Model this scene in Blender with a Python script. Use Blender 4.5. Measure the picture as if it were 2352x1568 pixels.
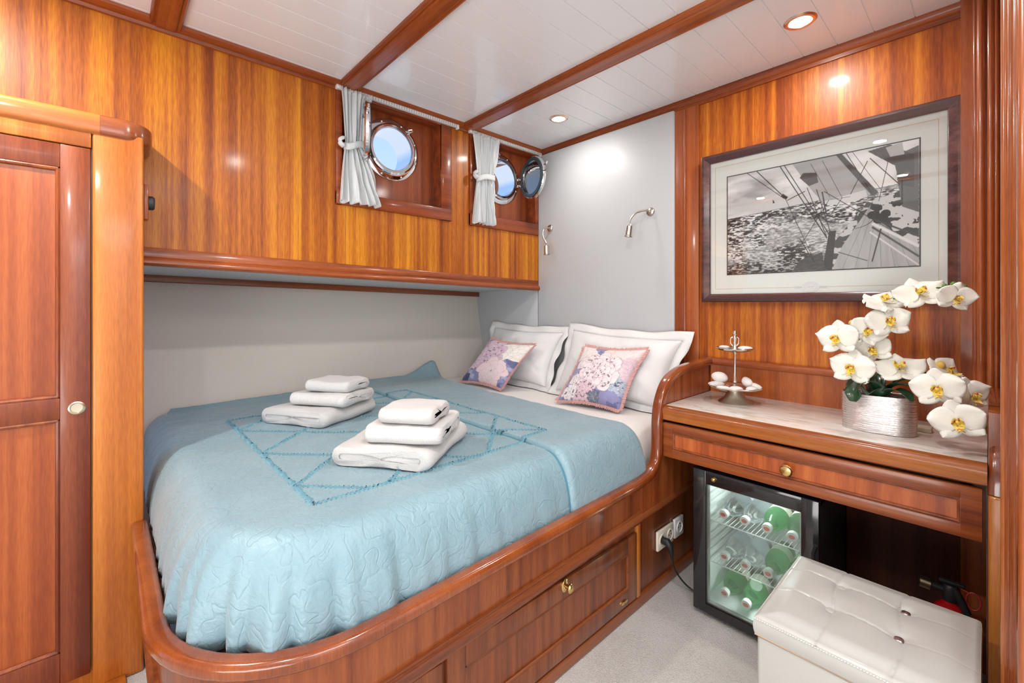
import bpy, bmesh, math, random
import numpy as np
from mathutils import Vector, Matrix
random.seed(7); rng = np.random.default_rng(5)
for o in list(bpy.data.objects): bpy.data.objects.remove(o)
SC = bpy.context.scene
PI = math.pi

# ------------------------------------------------------------------ camera
YAW = math.radians(47.3); FPX = 1010.0
cam = bpy.data.cameras.new('camera'); camo = bpy.data.objects.new('camera', cam)
SC.collection.objects.link(camo); SC.camera = camo
camo.location = (0, 0, 1.14); camo.rotation_euler = (PI/2, 0, YAW)
cam.sensor_width = 36; cam.lens = 36*FPX/2352; cam.shift_y = -(784-697)/2352; cam.clip_start = .02

# ------------------------------------------------------------------ view, world, light
SC.view_settings.view_transform = 'Standard'; SC.view_settings.look = 'None'
SC.view_settings.gamma = 1; SC.view_settings.use_curve_mapping = False
SC.view_settings.exposure = 0.42
w = bpy.data.worlds.new('sky'); SC.world = w; w.use_nodes = True
nt = w.node_tree; bg = nt.nodes['Background']
tc = nt.nodes.new('ShaderNodeTexCoord'); sp = nt.nodes.new('ShaderNodeSeparateXYZ')
rp = nt.nodes.new('ShaderNodeValToRGB')
nt.links.new(tc.outputs['Generated'], sp.inputs[0]); nt.links.new(sp.outputs['Z'], rp.inputs[0])
rp.color_ramp.elements[0].color = (.62, .72, .86, 1); rp.color_ramp.elements[0].position = .0
rp.color_ramp.elements[1].color = (.33, .53, .93, 1); rp.color_ramp.elements[1].position = .45
nt.links.new(rp.outputs[0], bg.inputs[0]); bg.inputs[1].default_value = 1.0

def light(kind, name, loc, energy, color=(1, .93, .84), size=.1, rot=(0, 0, 0), spot=None, blend=.6, sizey=None):
    l = bpy.data.lights.new(name, kind); o = bpy.data.objects.new(name, l); SC.collection.objects.link(o)
    o.location = loc; o.rotation_euler = rot; l.energy = energy; l.color = color
    if kind == 'AREA':
        l.size = size
        if sizey: l.shape = 'RECTANGLE'; l.size_y = sizey
    else: l.shadow_soft_size = size
    if kind == 'SPOT': l.spot_size = spot; l.spot_blend = blend
    return o
WARM = (1, .965, .92)
SPOTS = [(-1.544, 1.761), (-.443, 1.769), (-1.43, -.38), (-.443, -.38), (-.443, .65)]  # last entry is an added fill lamp without fixture, brightening the floor
for (x, y), e in zip(SPOTS, (2.2, 3.6, 12.5, 6, 6.5)):
    l = light('AREA', 'downlight_and_fill', (x, y, 2.112), e, WARM, .06); l.data.shape = 'DISK'
# two unseen area lights added as soft fill, one overhead, one low facing up
light('AREA', 'overhead_fill', (.80, .0, 2.09), 15, (.97, .98, 1), .9, sizey=1.1)
light('AREA', 'low_fill', (.25, -1.40, .62), 30, (1, .98, .96), 1.7, (math.radians(128), 0, math.radians(18)), sizey=.95)

# ------------------------------------------------------------------ helpers
WL = {}
def setp(o, label=None, cat=None, group=None, kind=None):
    if label: o['label'] = label
    if cat: o['category'] = cat
    if group: o['group'] = group
    if kind: o['kind'] = kind
    return o
def root(name, loc, label=None, cat=None, group=None, kind=None):
    o = bpy.data.objects.new(name, None); o.empty_display_size = .05
    SC.collection.objects.link(o); o.location = loc; WL[o] = Vector(loc)
    return setp(o, label, cat, group, kind)
def copy_tree(o, parent=None):
    c = o.copy(); SC.collection.objects.link(c)
    if parent: c.parent = parent
    for ch in list(o.children): copy_tree(ch, c)
    return c
def rotm(rx=0, ry=0, rz=0): return Matrix.Rotation(rz, 4, 'Z') @ Matrix.Rotation(ry, 4, 'Y') @ Matrix.Rotation(rx, 4, 'X')

class MB:
    def __init__(s): s.bm = bmesh.new(); s.col = None
    def _add(s, vs, fs, M=None):
        bv = [s.bm.verts.new((M @ Vector(v)) if M else v) for v in vs]
        for f in fs:
            try: s.bm.faces.new([bv[i] for i in f])
            except ValueError: pass
        return bv
    def box(s, x0, x1, y0, y1, z0, z1, bev=0, seg=2, M=None):
        t = bmesh.new(); bmesh.ops.create_cube(t, size=1)
        for v in t.verts:
            v.co = Vector(((x0+x1)/2 + v.co.x*(x1-x0), (y0+y1)/2 + v.co.y*(y1-y0), (z0+z1)/2 + v.co.z*(z1-z0)))
        if bev: bmesh.ops.bevel(t, geom=list(t.edges), offset=bev, segments=seg, affect='EDGES', profile=.5)
        t.verts.ensure_lookup_table()
        for i, v in enumerate(t.verts): v.index = i
        s._add([v.co.copy() for v in t.verts], [[v.index for v in f.verts] for f in t.faces], M); t.free(); return s
    def prism(s, poly, axis, a, b, M=None):
        n = len(poly)
        def P(p, t): return {'x': (t, p[0], p[1]), 'y': (p[0], t, p[1]), 'z': (p[0], p[1], t)}[axis]
        vs = [P(p, a) for p in poly] + [P(p, b) for p in poly]
        fs = [[i, (i+1) % n, n+(i+1) % n, n+i] for i in range(n)] + [list(range(n))[::-1], list(range(n, 2*n))]
        s._add(vs, fs, M); return s
    def tube(s, pts, r, n=10, cap=True, M=None):
        pts = [Vector(p) for p in pts]; rs = r if hasattr(r, '__len__') else [r]*len(pts)
        vs = []; prev = None
        for i, p in enumerate(pts):
            t = (pts[min(i+1, len(pts)-1)] - pts[max(i-1, 0)]).normalized()
            if prev is None:
                a = Vector((0, 0, 1)) if abs(t.z) < .9 else Vector((1, 0, 0)); u = t.cross(a).normalized()
            else: u = (prev - t*prev.dot(t)).normalized()
            prev = u; v = t.cross(u)
            for k in range(n):
                c = 2*PI*k/n; vs.append(p + (u*math.cos(c) + v*math.sin(c))*rs[i])
        fs = [[i*n+k, i*n+(k+1) % n, (i+1)*n+(k+1) % n, (i+1)*n+k] for i in range(len(pts)-1) for k in range(n)]
        if cap: fs += [list(range(n))[::-1], [(len(pts)-1)*n+k for k in range(n)]]
        s._add(vs, fs, M); return s
    def lathe(s, prof, c=(0, 0, 0), n=32, M=None, sx=1, sy=1, closed=False, cap0=True):
        vs = []
        for r, z in prof:
            for k in range(n):
                a = 2*PI*k/n; vs.append((c[0]+r*math.cos(a)*sx, c[1]+r*math.sin(a)*sy, c[2]+z))
        m = len(prof)
        fs = [[i*n+k, i*n+(k+1) % n, ((i+1) % m)*n+(k+1) % n, ((i+1) % m)*n+k] for i in range(m if closed else m-1) for k in range(n)]
        if not closed:
            if prof[0][0] > 1e-5 and cap0: fs.append(list(range(n))[::-1])
            if prof[-1][0] > 1e-5: fs.append([(m-1)*n+k for k in range(n)])
        s._add(vs, fs, M); return s
    def sweep(s, pts, sides, prof, M=None, cap=True):
        pts = [Vector(p) for p in pts]; n = len(prof); vs = []
        for i, p in enumerate(pts):
            t = (pts[min(i+1, len(pts)-1)] - pts[max(i-1, 0)]).normalized()
            sd = Vector(sides[i] if isinstance(sides, list) else sides); sd = (sd - t*sd.dot(t)).normalized(); up = sd.cross(t)
            if isinstance(sides, list) is False or True:
                pass
            for (a, b) in prof: vs.append(p + sd*a + up*b)
        fs = [[i*n+k, i*n+(k+1) % n, (i+1)*n+(k+1) % n, (i+1)*n+k] for i in range(len(pts)-1) for k in range(n)]
        if cap: fs += [list(range(n))[::-1], [(len(pts)-1)*n+k for k in range(n)]]
        s._add(vs, fs, M); return s
    def grid(s, fn, nu, nv, M=None, wrapu=False):
        vs = [fn(i/(nu if wrapu else nu-1), j/(nv-1)) for i in range(nu) for j in range(nv)]
        iu = nu if wrapu else nu-1
        fs = [[i*nv+j, ((i+1) % nu)*nv+j, ((i+1) % nu)*nv+j+1, i*nv+j+1] for i in range(iu) for j in range(nv-1)]
        s._add(vs, fs, M); return s
    def ball(s, c, rx, ry=None, rz=None, n=16, M=None):
        ry = ry or rx; rz = rz or rx; m = n//2
        prof = [(max(1e-6, math.sin(PI*i/m)), -math.cos(PI*i/m)) for i in range(m+1)]
        vs = []
        for r, z in prof:
            for k in range(n):
                a = 2*PI*k/n; vs.append((c[0]+r*math.cos(a)*rx, c[1]+r*math.sin(a)*ry, c[2]+z*rz))
        s._add(vs, [[i*n+k, i*n+(k+1) % n, (i+1)*n+(k+1) % n, (i+1)*n+k] for i in range(m) for k in range(n)], M); return s
    def build(s, name, mat, parent=None, label=None, cat=None, group=None, kind=None, sharp=38, weld=True, subsurf=0, solid=0):
        bm = s.bm
        if weld: bmesh.ops.remove_doubles(bm, verts=bm.verts, dist=1e-5)
        bmesh.ops.recalc_face_normals(bm, faces=bm.faces)
        lo = Vector((min(v.co.x for v in bm.verts), min(v.co.y for v in bm.verts), min(v.co.z for v in bm.verts)))
        hi = Vector((max(v.co.x for v in bm.verts), max(v.co.y for v in bm.verts), max(v.co.z for v in bm.verts)))
        org = Vector(((lo.x+hi.x)/2, (lo.y+hi.y)/2, lo.z if parent is None else (lo.z+hi.z)/2))
        for v in bm.verts: v.co -= org
        for e in bm.edges:
            if len(e.link_faces) == 2 and e.calc_face_angle(0) > math.radians(sharp): e.smooth = False
        for f in bm.faces: f.smooth = True
        me = bpy.data.meshes.new(name); bm.to_mesh(me); bm.free()
        me.materials.append(mat)
        o = bpy.data.objects.new(name, me); SC.collection.objects.link(o); WL[o] = org
        if parent: o.parent = parent; o.location = org - WL[parent]
        else: o.location = org
        if solid:
            m = o.modifiers.new('solid', 'SOLIDIFY'); m.thickness = abs(solid); m.offset = 0 if solid > 0 else -1
        if subsurf:
            m = o.modifiers.new('sub', 'SUBSURF'); m.levels = subsurf; m.render_levels = subsurf
        return setp(o, label, cat, group, kind)

def rrect(w, h, r, seg=4, cx=0, cy=0):
    out = []
    for (sx, sy, a0) in ((1, 1, 0), (-1, 1, 90), (-1, -1, 180), (1, -1, 270)):
        for k in range(seg+1):
            a = math.radians(a0 + 90*k/seg)
            out.append((cx + sx*(w/2-r) + r*math.cos(a), cy + sy*(h/2-r) + r*math.sin(a)))
    return out
def spline(pts, n=8):
    pts = [Vector(p) for p in pts]; P = [pts[0]*2-pts[1]] + pts + [pts[-1]*2-pts[-2]]; out = []
    for i in range(1, len(P)-2):
        for k in range(n):
            t = k/n; a, b, c, d = P[i-1], P[i], P[i+1], P[i+2]
            out.append(.5*((2*b) + (c-a)*t + (2*a-5*b+4*c-d)*t*t + (3*b-a-3*c+d)*t**3))
    out.append(P[-2]); return out
_G = rng.random((64, 64))
def vnoise(x, y):
    x = np.asarray(x, float); y = np.asarray(y, float)
    xi = np.floor(x).astype(int); yi = np.floor(y).astype(int); fx = x-xi; fy = y-yi
    fx = fx*fx*(3-2*fx); fy = fy*fy*(3-2*fy)
    g = lambda a, b: _G[a % 64, b % 64]
    return (g(xi, yi)*(1-fx)+g(xi+1, yi)*fx)*(1-fy) + (g(xi, yi+1)*(1-fx)+g(xi+1, yi+1)*fx)*fy
def fbm(x, y, o=4):
    s = 0; a = .5; t = 0
    for k in range(o): s = s + a*vnoise(x*2**k+7*k, y*2**k+3*k); t += a; a *= .5
    return s/t
def smooth(e0, e1, x):
    t = np.clip((x-e0)/(e1-e0), 0, 1); return t*t*(3-2*t)

# ------------------------------------------------------------------ materials
def mat(name, col=(.8, .8, .8), rough=.5, metal=0, coat=0, coatr=.08, spec=.5, trans=0, ior=1.45, emit=None, estr=0, sheen=0, sss=0):
    m = bpy.data.materials.new(name); m.use_nodes = True; b = m.node_tree.nodes['Principled BSDF']; I = b.inputs
    I['Base Color'].default_value = (*col, 1); I['Roughness'].default_value = rough; I['Metallic'].default_value = metal
    I['Coat Weight'].default_value = coat; I['Coat Roughness'].default_value = coatr; I['Specular IOR Level'].default_value = spec
    I['Transmission Weight'].default_value = trans; I['IOR'].default_value = ior
    if emit: I['Emission Color'].default_value = (*emit, 1); I['Emission Strength'].default_value = estr
    if sheen: I['Sheen Weight'].default_value = sheen; I['Sheen Roughness'].default_value = .5
    if sss: I['Subsurface Weight'].default_value = sss; I['Subsurface Radius'].default_value = (.01, .01, .01)
    return m
def nodes(m): return m.node_tree.nodes, m.node_tree.links, m.node_tree.nodes['Principled BSDF']
def noise(N, L, vec, scale, detail=3, rough=.5, dist=0):
    n = N.new('ShaderNodeTexNoise'); n.inputs['Scale'].default_value = scale; n.inputs['Detail'].default_value = detail
    n.inputs['Roughness'].default_value = rough; n.inputs['Distortion'].default_value = dist
    L.new(vec, n.inputs['Vector']); return n.outputs['Fac']
def mapping(N, L, scale, loc=(0, 0, 0), co='Object'):
    t = N.new('ShaderNodeTexCoord'); m = N.new('ShaderNodeMapping')
    L.new(t.outputs[co], m.inputs[0]); m.inputs['Scale'].default_value = scale; m.inputs['Location'].default_value = loc
    return m.outputs[0]
def ramp(N, L, fac, stops):
    r = N.new('ShaderNodeValToRGB'); e = r.color_ramp.elements
    while len(e) < len(stops): e.new(.5)
    for k, (p, c) in enumerate(stops): e[k].position = p; e[k].color = (*c, 1)
    L.new(fac, r.inputs[0]); return r.outputs[0]
def math_(N, L, op, a, b=None):
    m = N.new('ShaderNodeMath'); m.operation = op
    for i, v in enumerate((a, b)):
        if v is None: continue
        if isinstance(v, (int, float)): m.inputs[i].default_value = v
        else: L.new(v, m.inputs[i])
    return m.outputs[0]
def bump(N, L, b, h, strength, dist=.01):
    n = N.new('ShaderNodeBump'); n.inputs['Strength'].default_value = strength; n.inputs['Distance'].default_value = dist
    L.new(h, n.inputs['Height']); L.new(n.outputs[0], b.inputs['Normal'])

def wood(name, dark, mid, light_, axis='z', band=14, rough=.34, coat=.32, loc=(0, 0, 0), amt=.55):
    m = mat(name, mid, rough, coat=coat, coatr=.12); N, L, b = nodes(m)
    ai = 'xyz'.index(axis)
    def sc(hi, lo): return tuple(lo if k == ai else hi for k in range(3))
    n1 = noise(N, L, mapping(N, L, sc(band, band*.016), loc), 1, 2, .45, .25)
    n2 = noise(N, L, mapping(N, L, sc(band*4.5, band*.03), loc), 1, 3, .6)
    n3 = noise(N, L, mapping(N, L, sc(300, 26)), 1, 2, .35)
    n0 = noise(N, L, mapping(N, L, sc(band*.22, band*.03), (3, 5, 7)), 1, 2, .5)
    s = math_(N, L, 'ADD', math_(N, L, 'MULTIPLY', n1, amt-.06), math_(N, L, 'ADD', math_(N, L, 'MULTIPLY', n2, .70-amt), math_(N, L, 'MULTIPLY', n0, .20)))
    s = math_(N, L, 'ADD', s, math_(N, L, 'MULTIPLY', n3, .16))
    c = ramp(N, L, s, [(.39, dark), (.5, mid), (.62, light_)])
    L.new(c, b.inputs['Base Color'])
    bump(N, L, b, n3, .05, .002)
    return m
W_PANEL = wood('mahogany_panel', (.21, .040, .003), (.44, .115, .006), (.70, .27, .012), band=26, amt=.55, rough=.42, coat=.14)
W_BACK = wood('mahogany_panel_deep', (.22, .038, .003), (.42, .095, .006), (.66, .22, .012), band=28, rough=.42, coat=.16)
W_REDZ = wood('mahogany_red_upright', (.13, .022, .006), (.26, .055, .012), (.38, .10, .022), band=22)
W_REDX = wood('mahogany_red_cross', (.16, .03, .006), (.31, .068, .013), (.42, .11, .022), 'x', band=30)
W_REDY = wood('mahogany_red_long', (.16, .03, .006), (.31, .068, .013), (.42, .11, .022), 'y', band=30)
W_ORZ = wood('mahogany_orange_upright', (.34, .085, .010), (.50, .145, .018), (.64, .23, .035), band=20)
W_ORY = wood('mahogany_orange_long', (.30, .075, .012), (.43, .12, .018), (.55, .19, .035), 'y', band=22)
W_BROZ = wood('mahogany_brown_upright', (.11, .026, .009), (.19, .048, .014), (.27, .08, .024), band=24)
W_BROY = wood('mahogany_brown_long', (.12, .028, .009), (.21, .052, .014), (.29, .085, .025), 'y', band=26)
W_DOOR = wood('mahogany_door_panel', (.25, .045, .008), (.37, .078, .013), (.49, .125, .024), band=26)
W_DRAW = wood('mahogany_drawer_panel', (.26, .05, .01), (.40, .085, .016), (.52, .14, .03), band=30)
W_DRAWX = wood('mahogany_drawer_frame', (.14, .028, .008), (.24, .055, .012), (.34, .095, .022), 'x', band=30)
W_DARK = wood('dark_niche_veneer', (.05, .012, .005), (.09, .02, .008), (.13, .032, .012), band=20)  # plain dark brown wood of the niche lining

WHITE_GLOSS = mat('white_lacquer', (.86, .875, .89), .22, coat=.5, coatr=.05)
PAD = mat('grey_leather_padding', (.53, .545, .56), .42); N, L, b = nodes(PAD)
bump(N, L, b, noise(N, L, mapping(N, L, (1, 1, 1)), 260, 3), .12, .002)
PAD2 = mat('greige_hull_padding', (.68, .64, .58), .5); N, L, b = nodes(PAD2)
bump(N, L, b, noise(N, L, mapping(N, L, (1, 1, 1)), 240, 3), .1, .002)
CARPET = mat('cream_carpet', (.66, .60, .55), .95, sheen=.15); N, L, b = nodes(CARPET)
v = mapping(N, L, (1, 1, 1)); n1 = noise(N, L, v, 9, 4, .6); n2 = noise(N, L, v, 260, 3, .7)
s = math_(N, L, 'ADD', math_(N, L, 'MULTIPLY', n1, .3), math_(N, L, 'MULTIPLY', n2, .7))
L.new(ramp(N, L, s, [(.35, (.72, .67, .63)), (.5, (.88, .84, .80)), (.65, (.94, .91, .88))]), b.inputs['Base Color']); bump(N, L, b, s, .9, .02)
CHROME = mat('polished_chrome', (.82, .82, .84), .07, 1)
STEEL = mat('brushed_nickel', (.56, .52, .47), .28, 1)
BRASS = mat('polished_brass', (.80, .58, .24), .2, 1)
SILVER = mat('aged_silver', (.72, .68, .62), .24, 1)
GLASS = mat('clear_glass', (.96, .98, .98), .0, trans=1, ior=1.3)
def thin_glass(name, tint, refl=.1, rough=.0):
    m = bpy.data.materials.new(name); m.use_nodes = True; N = m.node_tree.nodes; L = m.node_tree.links; N.clear()
    o = N.new('ShaderNodeOutputMaterial'); mx = N.new('ShaderNodeMixShader'); t = N.new('ShaderNodeBsdfTransparent'); g = N.new('ShaderNodeBsdfGlossy')
    t.inputs[0].default_value = (*tint, 1); g.inputs['Roughness'].default_value = rough; g.inputs['Color'].default_value = (1, 1, 1, 1)
    f = N.new('ShaderNodeFresnel'); f.inputs[0].default_value = 1.45
    a = N.new('ShaderNodeMath'); a.operation = 'MULTIPLY'; a.inputs[1].default_value = refl*10
    L.new(f.outputs[0], a.inputs[0]); a.use_clamp = True
    L.new(a.outputs[0], mx.inputs[0]); L.new(t.outputs[0], mx.inputs[1]); L.new(g.outputs[0], mx.inputs[2]); L.new(mx.outputs[0], o.inputs[0])
    return m
PANE = thin_glass('window_pane', (.97, .98, 1), .1)
PICGLASS = thin_glass('picture_glazing', (.98, .985, .98), .13)
FRGLASS = thin_glass('fridge_glazing', (.84, .88, .86), .22)
RUBBER = mat('dark_gasket', (.03, .045, .055), .35)
BLACKG = mat('black_gloss_frame', (.012, .012, .013), .12, coat=.6)
BLACKM = mat('black_plastic', (.02, .02, .022), .45)
WPLAST = mat('white_plastic', (.80, .80, .78), .35)
CREAMPL = mat('cream_socket_plastic', (.76, .70, .58), .35)
CURT = mat('pale_grey_curtain_cloth', (.70, .73, .74), .85, sheen=.3); N, L, b = nodes(CURT)
bump(N, L, b, noise(N, L, mapping(N, L, (1, 1, 1)), 700, 2), .25, .001)
LINEN = mat('white_cotton', (.78, .78, .775), .85, sheen=.2); N, L, b = nodes(LINEN)
bump(N, L, b, noise(N, L, mapping(N, L, (1, 1, 1)), 5, 3, .5, 1.2), .25, .02)
SHEET = mat('cream_white_sheet', (.82, .79, .76), .85, sheen=.2); N, L, b = nodes(SHEET)
bump(N, L, b, noise(N, L, mapping(N, L, (1, 1, 1)), 6, 3, .5, .8), .2, .02)
TERRY = mat('white_terry_cloth', (.68, .67, .655), .95, sheen=.25); N, L, b = nodes(TERRY)
bump(N, L, b, noise(N, L, mapping(N, L, (1, 1, 1)), 330, 3, .7), .8, .004)
TERRYR = mat('ribbed_terry_cloth', (.68, .67, .655), .95, sheen=.25); N, L, b = nodes(TERRYR)
wv = N.new('ShaderNodeTexWave'); wv.inputs['Scale'].default_value = 55; wv.bands_direction = 'X'; L.new(mapping(N, L, (1, 1, 1)), wv.inputs[0])
bump(N, L, b, math_(N, L, 'ADD', math_(N, L, 'MULTIPLY', wv.outputs['Fac'], .5), noise(N, L, mapping(N, L, (1, 1, 1)), 330, 3, .7)), .6, .003)
# quilt: duck-egg satin, meander stitching as bump
QUILT = mat('duck_egg_satin', (.25, .45, .50), .42, sheen=.35); N, L, b = nodes(QUILT); b.inputs['Sheen Tint'].default_value = (.9, .85, .82, 1); b.inputs['Sheen Roughness'].default_value = .35
v = mapping(N, L, (1, 1, 1)); nn = noise(N, L, v, 21, 1, .3, .9)
a = math_(N, L, 'ABSOLUTE', math_(N, L, 'SUBTRACT', nn, .5)); a = math_(N, L, 'MINIMUM', math_(N, L, 'MULTIPLY', a, 16), 1)
nb = noise(N, L, mapping(N, L, (30, 75, 60)), 1, 3, .55, .6); h = math_(N, L, 'ADD', math_(N, L, 'MULTIPLY', math_(N, L, 'POWER', a, .5), .36), math_(N, L, 'MULTIPLY', nb, .8))
bump(N, L, b, h, .6, .005)
L.new(ramp(N, L, noise(N, L, v, 6, 4, .6), [(.3, (.215, .345, .405)), (.7, (.265, .40, .455))]), b.inputs['Base Color'])
RUFF = mat('teal_fold_shade', (.06, .20, .27), .6, sheen=.2)
MARBLE = mat('cream_marble', (.8, .77, .72), .12, coat=.4); N, L, b = nodes(MARBLE)
L.new(ramp(N, L, noise(N, L, mapping(N, L, (3, 9, 3)), 1.6, 6, .62, 1.6), [(.33, (.60, .52, .44)), (.47, (.76, .71, .65)), (.6, (.80, .78, .74)), (.75, (.68, .64, .58))]), b.inputs['Base Color'])
LEATH = mat('ivory_leatherette', (.47, .47, .445), .38, coat=.1); N, L, b = nodes(LEATH)
bump(N, L, b, noise(N, L, mapping(N, L, (1, 1, 1)), 420, 3), .1, .001)
LEATHS = mat('tan_seam', (.55, .34, .2), .6)
VC = {}
def vcol_mat(name, rough=.6, sheen=0):
    m = mat(name, rough=rough, sheen=sheen); N, L, b = nodes(m)
    a = N.new('ShaderNodeAttribute'); a.attribute_name = 'paint'; L.new(a.outputs['Color'], b.inputs['Base Color']); return m
def rgb(r, g, b):
    f = lambda c: ((c/255+.055)/1.055)**2.4 if c > 10 else c/255/12.92
    return (f(r), f(g), f(b))

# ================================================================== SETTING
XW = -1.969      # face of the port-side panelling
YH = 2.0615      # face of the head bulkhead
CZ = 2.12        # ceiling
STR = dict(kind='structure')
m = MB(); m.box(-2.9, 1.4, -1.6, 2.2, -.06, 0); m.build('floor', CARPET, **STR)
# ceiling of white tongue-and-groove boards running fore and aft
prof = []; x = -2.05
gx = [-.17 - .109*k for k in range(-12, 18)]; gx = sorted(g for g in gx if -2.02 < g < 1.35)
pts = [(-2.05, CZ)]
for g in gx: pts += [(g-.0017, CZ), (g-.0008, CZ+.003), (g+.0008, CZ+.003), (g+.0017, CZ)]
pts += [(1.4, CZ), (1.4, CZ+.06), (-2.05, CZ+.06)]
m = MB(); m.prism(pts, 'y', -1.6, 2.15); m.build('ceiling', WHITE_GLOSS, sharp=20, **STR)

# left wall: wood face with two recesses, hung out over the berth
SH = lambda y: 1.222 + (2.0615-y)*.025      # lower edge rises a little towards the foot (sheer)
R1 = (.775, 1.30, 1.645, 2.082); R2 = (1.515, 2.012, 1.648, 2.082)
def wallgrid():
    m = MB(); T = .045
    ys = [-1.6, R1[0], R1[1], R2[0], R2[1], 2.15]
    for i in range(5):
        y0, y1 = ys[i], ys[i+1]
        if i in (1, 3):
            z0, z1 = (R1 if i == 1 else R2)[2:]
            for (a0, a1, c) in (((SH(y0)+.03), (SH(y1)+.03), z0), (None, None, None)):
                if c is None: m.box(XW-T, XW, y0, y1, z1, CZ)
                else: m._add([(XW, y0, a0), (XW, y1, a1), (XW, y1, c), (XW, y0, c), (XW-T, y0, a0), (XW-T, y1, a1), (XW-T, y1, c), (XW-T, y0, c)],
                             [[0, 1, 2, 3], [7, 6, 5, 4], [0, 4, 5, 1], [3, 2, 6, 7], [0, 3, 7, 4], [1, 5, 6, 2]])
        else:
            a0, a1, c = SH(y0)+.03, SH(y1)+.03, CZ
            m._add([(XW, y0, a0), (XW, y1, a1), (XW, y1, c), (XW, y0, c), (XW-T, y0, a0), (XW-T, y1, a1), (XW-T, y1, c), (XW-T, y0, c)],
                   [[0, 1, 2, 3], [7, 6, 5, 4], [0, 4, 5, 1], [3, 2, 6, 7], [0, 3, 7, 4], [1, 5, 6, 2]])
    return m
wl = wallgrid().build('wall_left', W_PANEL, weld=False, **STR)
for n_, (y_, z0_, z1_) in enumerate(((.793, SH(.793)+.045, 1.58), (.62, SH(.62)+.045, 2.09), (1.405, SH(1.405)+.045, 2.09), (1.72, SH(1.72)+.045, 1.575))):
    m = MB(); m.box(XW-.001, XW+.0006, y_, y_+.0014, z0_, z1_); m.build('veneer_seam', W_REDZ, wl)
# hull lining under the locker
def hx(z): return -2.60 + (1.2-z)*.19
m = MB(); m.prism([(hx(1.26), 1.26), (hx(0), 0), (hx(0)-.06, 0), (hx(1.26)-.06, 1.26)], 'y', -.3, YH+.05); m.build('wall_left_lower', PAD2, **STR)
# underside of the locker
m = MB()
m._add([(XW-.01, .0, SH(0)+.012), (XW-.01, YH, SH(YH)+.012), (-2.62, YH, SH(YH)+.0), (-2.62, 0, SH(0)+.0), (XW-.01, .0, SH(0)+.03), (XW-.01, YH, SH(YH)+.03), (-2.62, YH, SH(YH)+.02), (-2.62, 0, SH(0)+.02)],
       [[0, 3, 2, 1], [4, 5, 6, 7], [0, 1, 5, 4], [2, 3, 7, 6], [1, 2, 6, 5], [0, 4, 7, 3]])
m.build('ceiling_lower', PAD, **STR)
m = MB(); m.sweep([(-2.578, .0, SH(0)-.012), (-2.578, YH, SH(YH)-.012)], (1, 0, 0), rrect(.022, .04, .006)); m.build('trim_1', W_BROY, **STR)
# nosing along the lower edge of the panelling
prof = [(-.012, .042), (.004, .042), (.008, .036), (.008, .010), (.018, .006), (.024, -.004), (.024, -.014), (.016, -.022), (-.012, -.022)]
m = MB(); m.sweep([(XW, -.0, SH(0)+.022), (XW, YH, SH(YH)+.022)], (1, 0, 0), [(a, -b) for a, b in prof] if False else prof); m.build('trim_2', W_REDY, **STR)
# wall behind the head of the berth and behind the desk
m = MB(); m.box(-2.75, .1, YH, YH+.05, 0, CZ+.02); m.build('wall_back', W_BACK, **STR)
m = MB(); m.box(-.06, .45, 1.985, YH+.01, .0, CZ)
m.build('wall_right', W_REDZ, **STR)
# ceiling beams and cornices
def beam(y0, y1, n):
    m = MB(); p = [(y0, CZ+.005), (y0, CZ-.012), (y0+.006, CZ-.020), (y0+.014, CZ-.016), (y0+.018, CZ-.022), (y1-.018, CZ-.022), (y1-.014, CZ-.016), (y1-.006, CZ-.020), (y1, CZ-.012), (y1, CZ+.005)]
    m.prism(p, 'x', XW, .15); m.build('trim_%d' % n, W_REDX, **STR)
beam(.108, .197, 3); beam(.755, .843, 4); beam(1.424, 1.514, 5); beam(-.56, -.47, 6)
cor = [(0, -.030), (.010, -.030), (.012, -.020), (.024, -.017), (.034, -.010), (.036, .004), (0, .004)]
m = MB(); m.prism([(XW+a*1.25, CZ+b) for a, b in cor], 'y', -1.6, YH); m.build('trim_7', W_REDY, **STR)
m = MB(); m.prism([(YH-a*.75, CZ+b*1.45) for a, b in cor], 'x', XW, .1); m.build('trim_8', W_REDX, **STR)
m = MB(); m.prism([(-.03-a*.7, CZ+b*1.0) for a, b in cor[::-1]] , 'y', 1.2, YH); m.build('trim_9', W_REDY, **STR)
# post between the padded head panel and the picture wall
m = MB(); m.box(-1.043, -.925, YH-.014, YH+.005, .0, 2.078, .003); m.tube([(-.992, YH-.014, .5), (-.992, YH-.014, 2.075)], .006, 8)
m.build('trim_10', wood('mahogany_post', (.22, .045, .01), (.36, .08, .015), (.46, .13, .025), band=26), **STR)
# moulded corner post right of the picture
m = MB()
m.box(-.034, .02, 1.97, 1.99, .86, CZ-.03, .004)
for x, r in ((-.028, .006), (-.016, .011), (.004, .009), (.016, .006)): m.tube([(x, 1.97, .87), (x, 1.97, CZ-.03)], r, 12)
m.build('trim_11', wood('mahogany_corner_post', (.22, .045, .01), (.36, .085, .018), (.48, .14, .035), band=22, coat=.8), **STR)
# door lining just right of the view and the frame it carries
W_JAMB = wood('mahogany_door_lining', (.24, .055, .012), (.38, .10, .024), (.50, .17, .05), band=20, rough=.22, coat=.8)
m = MB(); m.box(.034, .30, 1.16, 1.30, 0, CZ, .008, 3)
for x, y, r in ((.036, 1.292, .009), (.028, 1.302, .007), (.022, 1.31, .006)): m.tube([(x, y, 0), (x, y, CZ)], r, 12)
m.build('trim_12', W_JAMB, **STR)
m = MB(); m.box(.05, .12, 1.30, 1.99, 0, CZ); m.build('wall_right_inner', W_REDZ, **STR)
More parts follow.
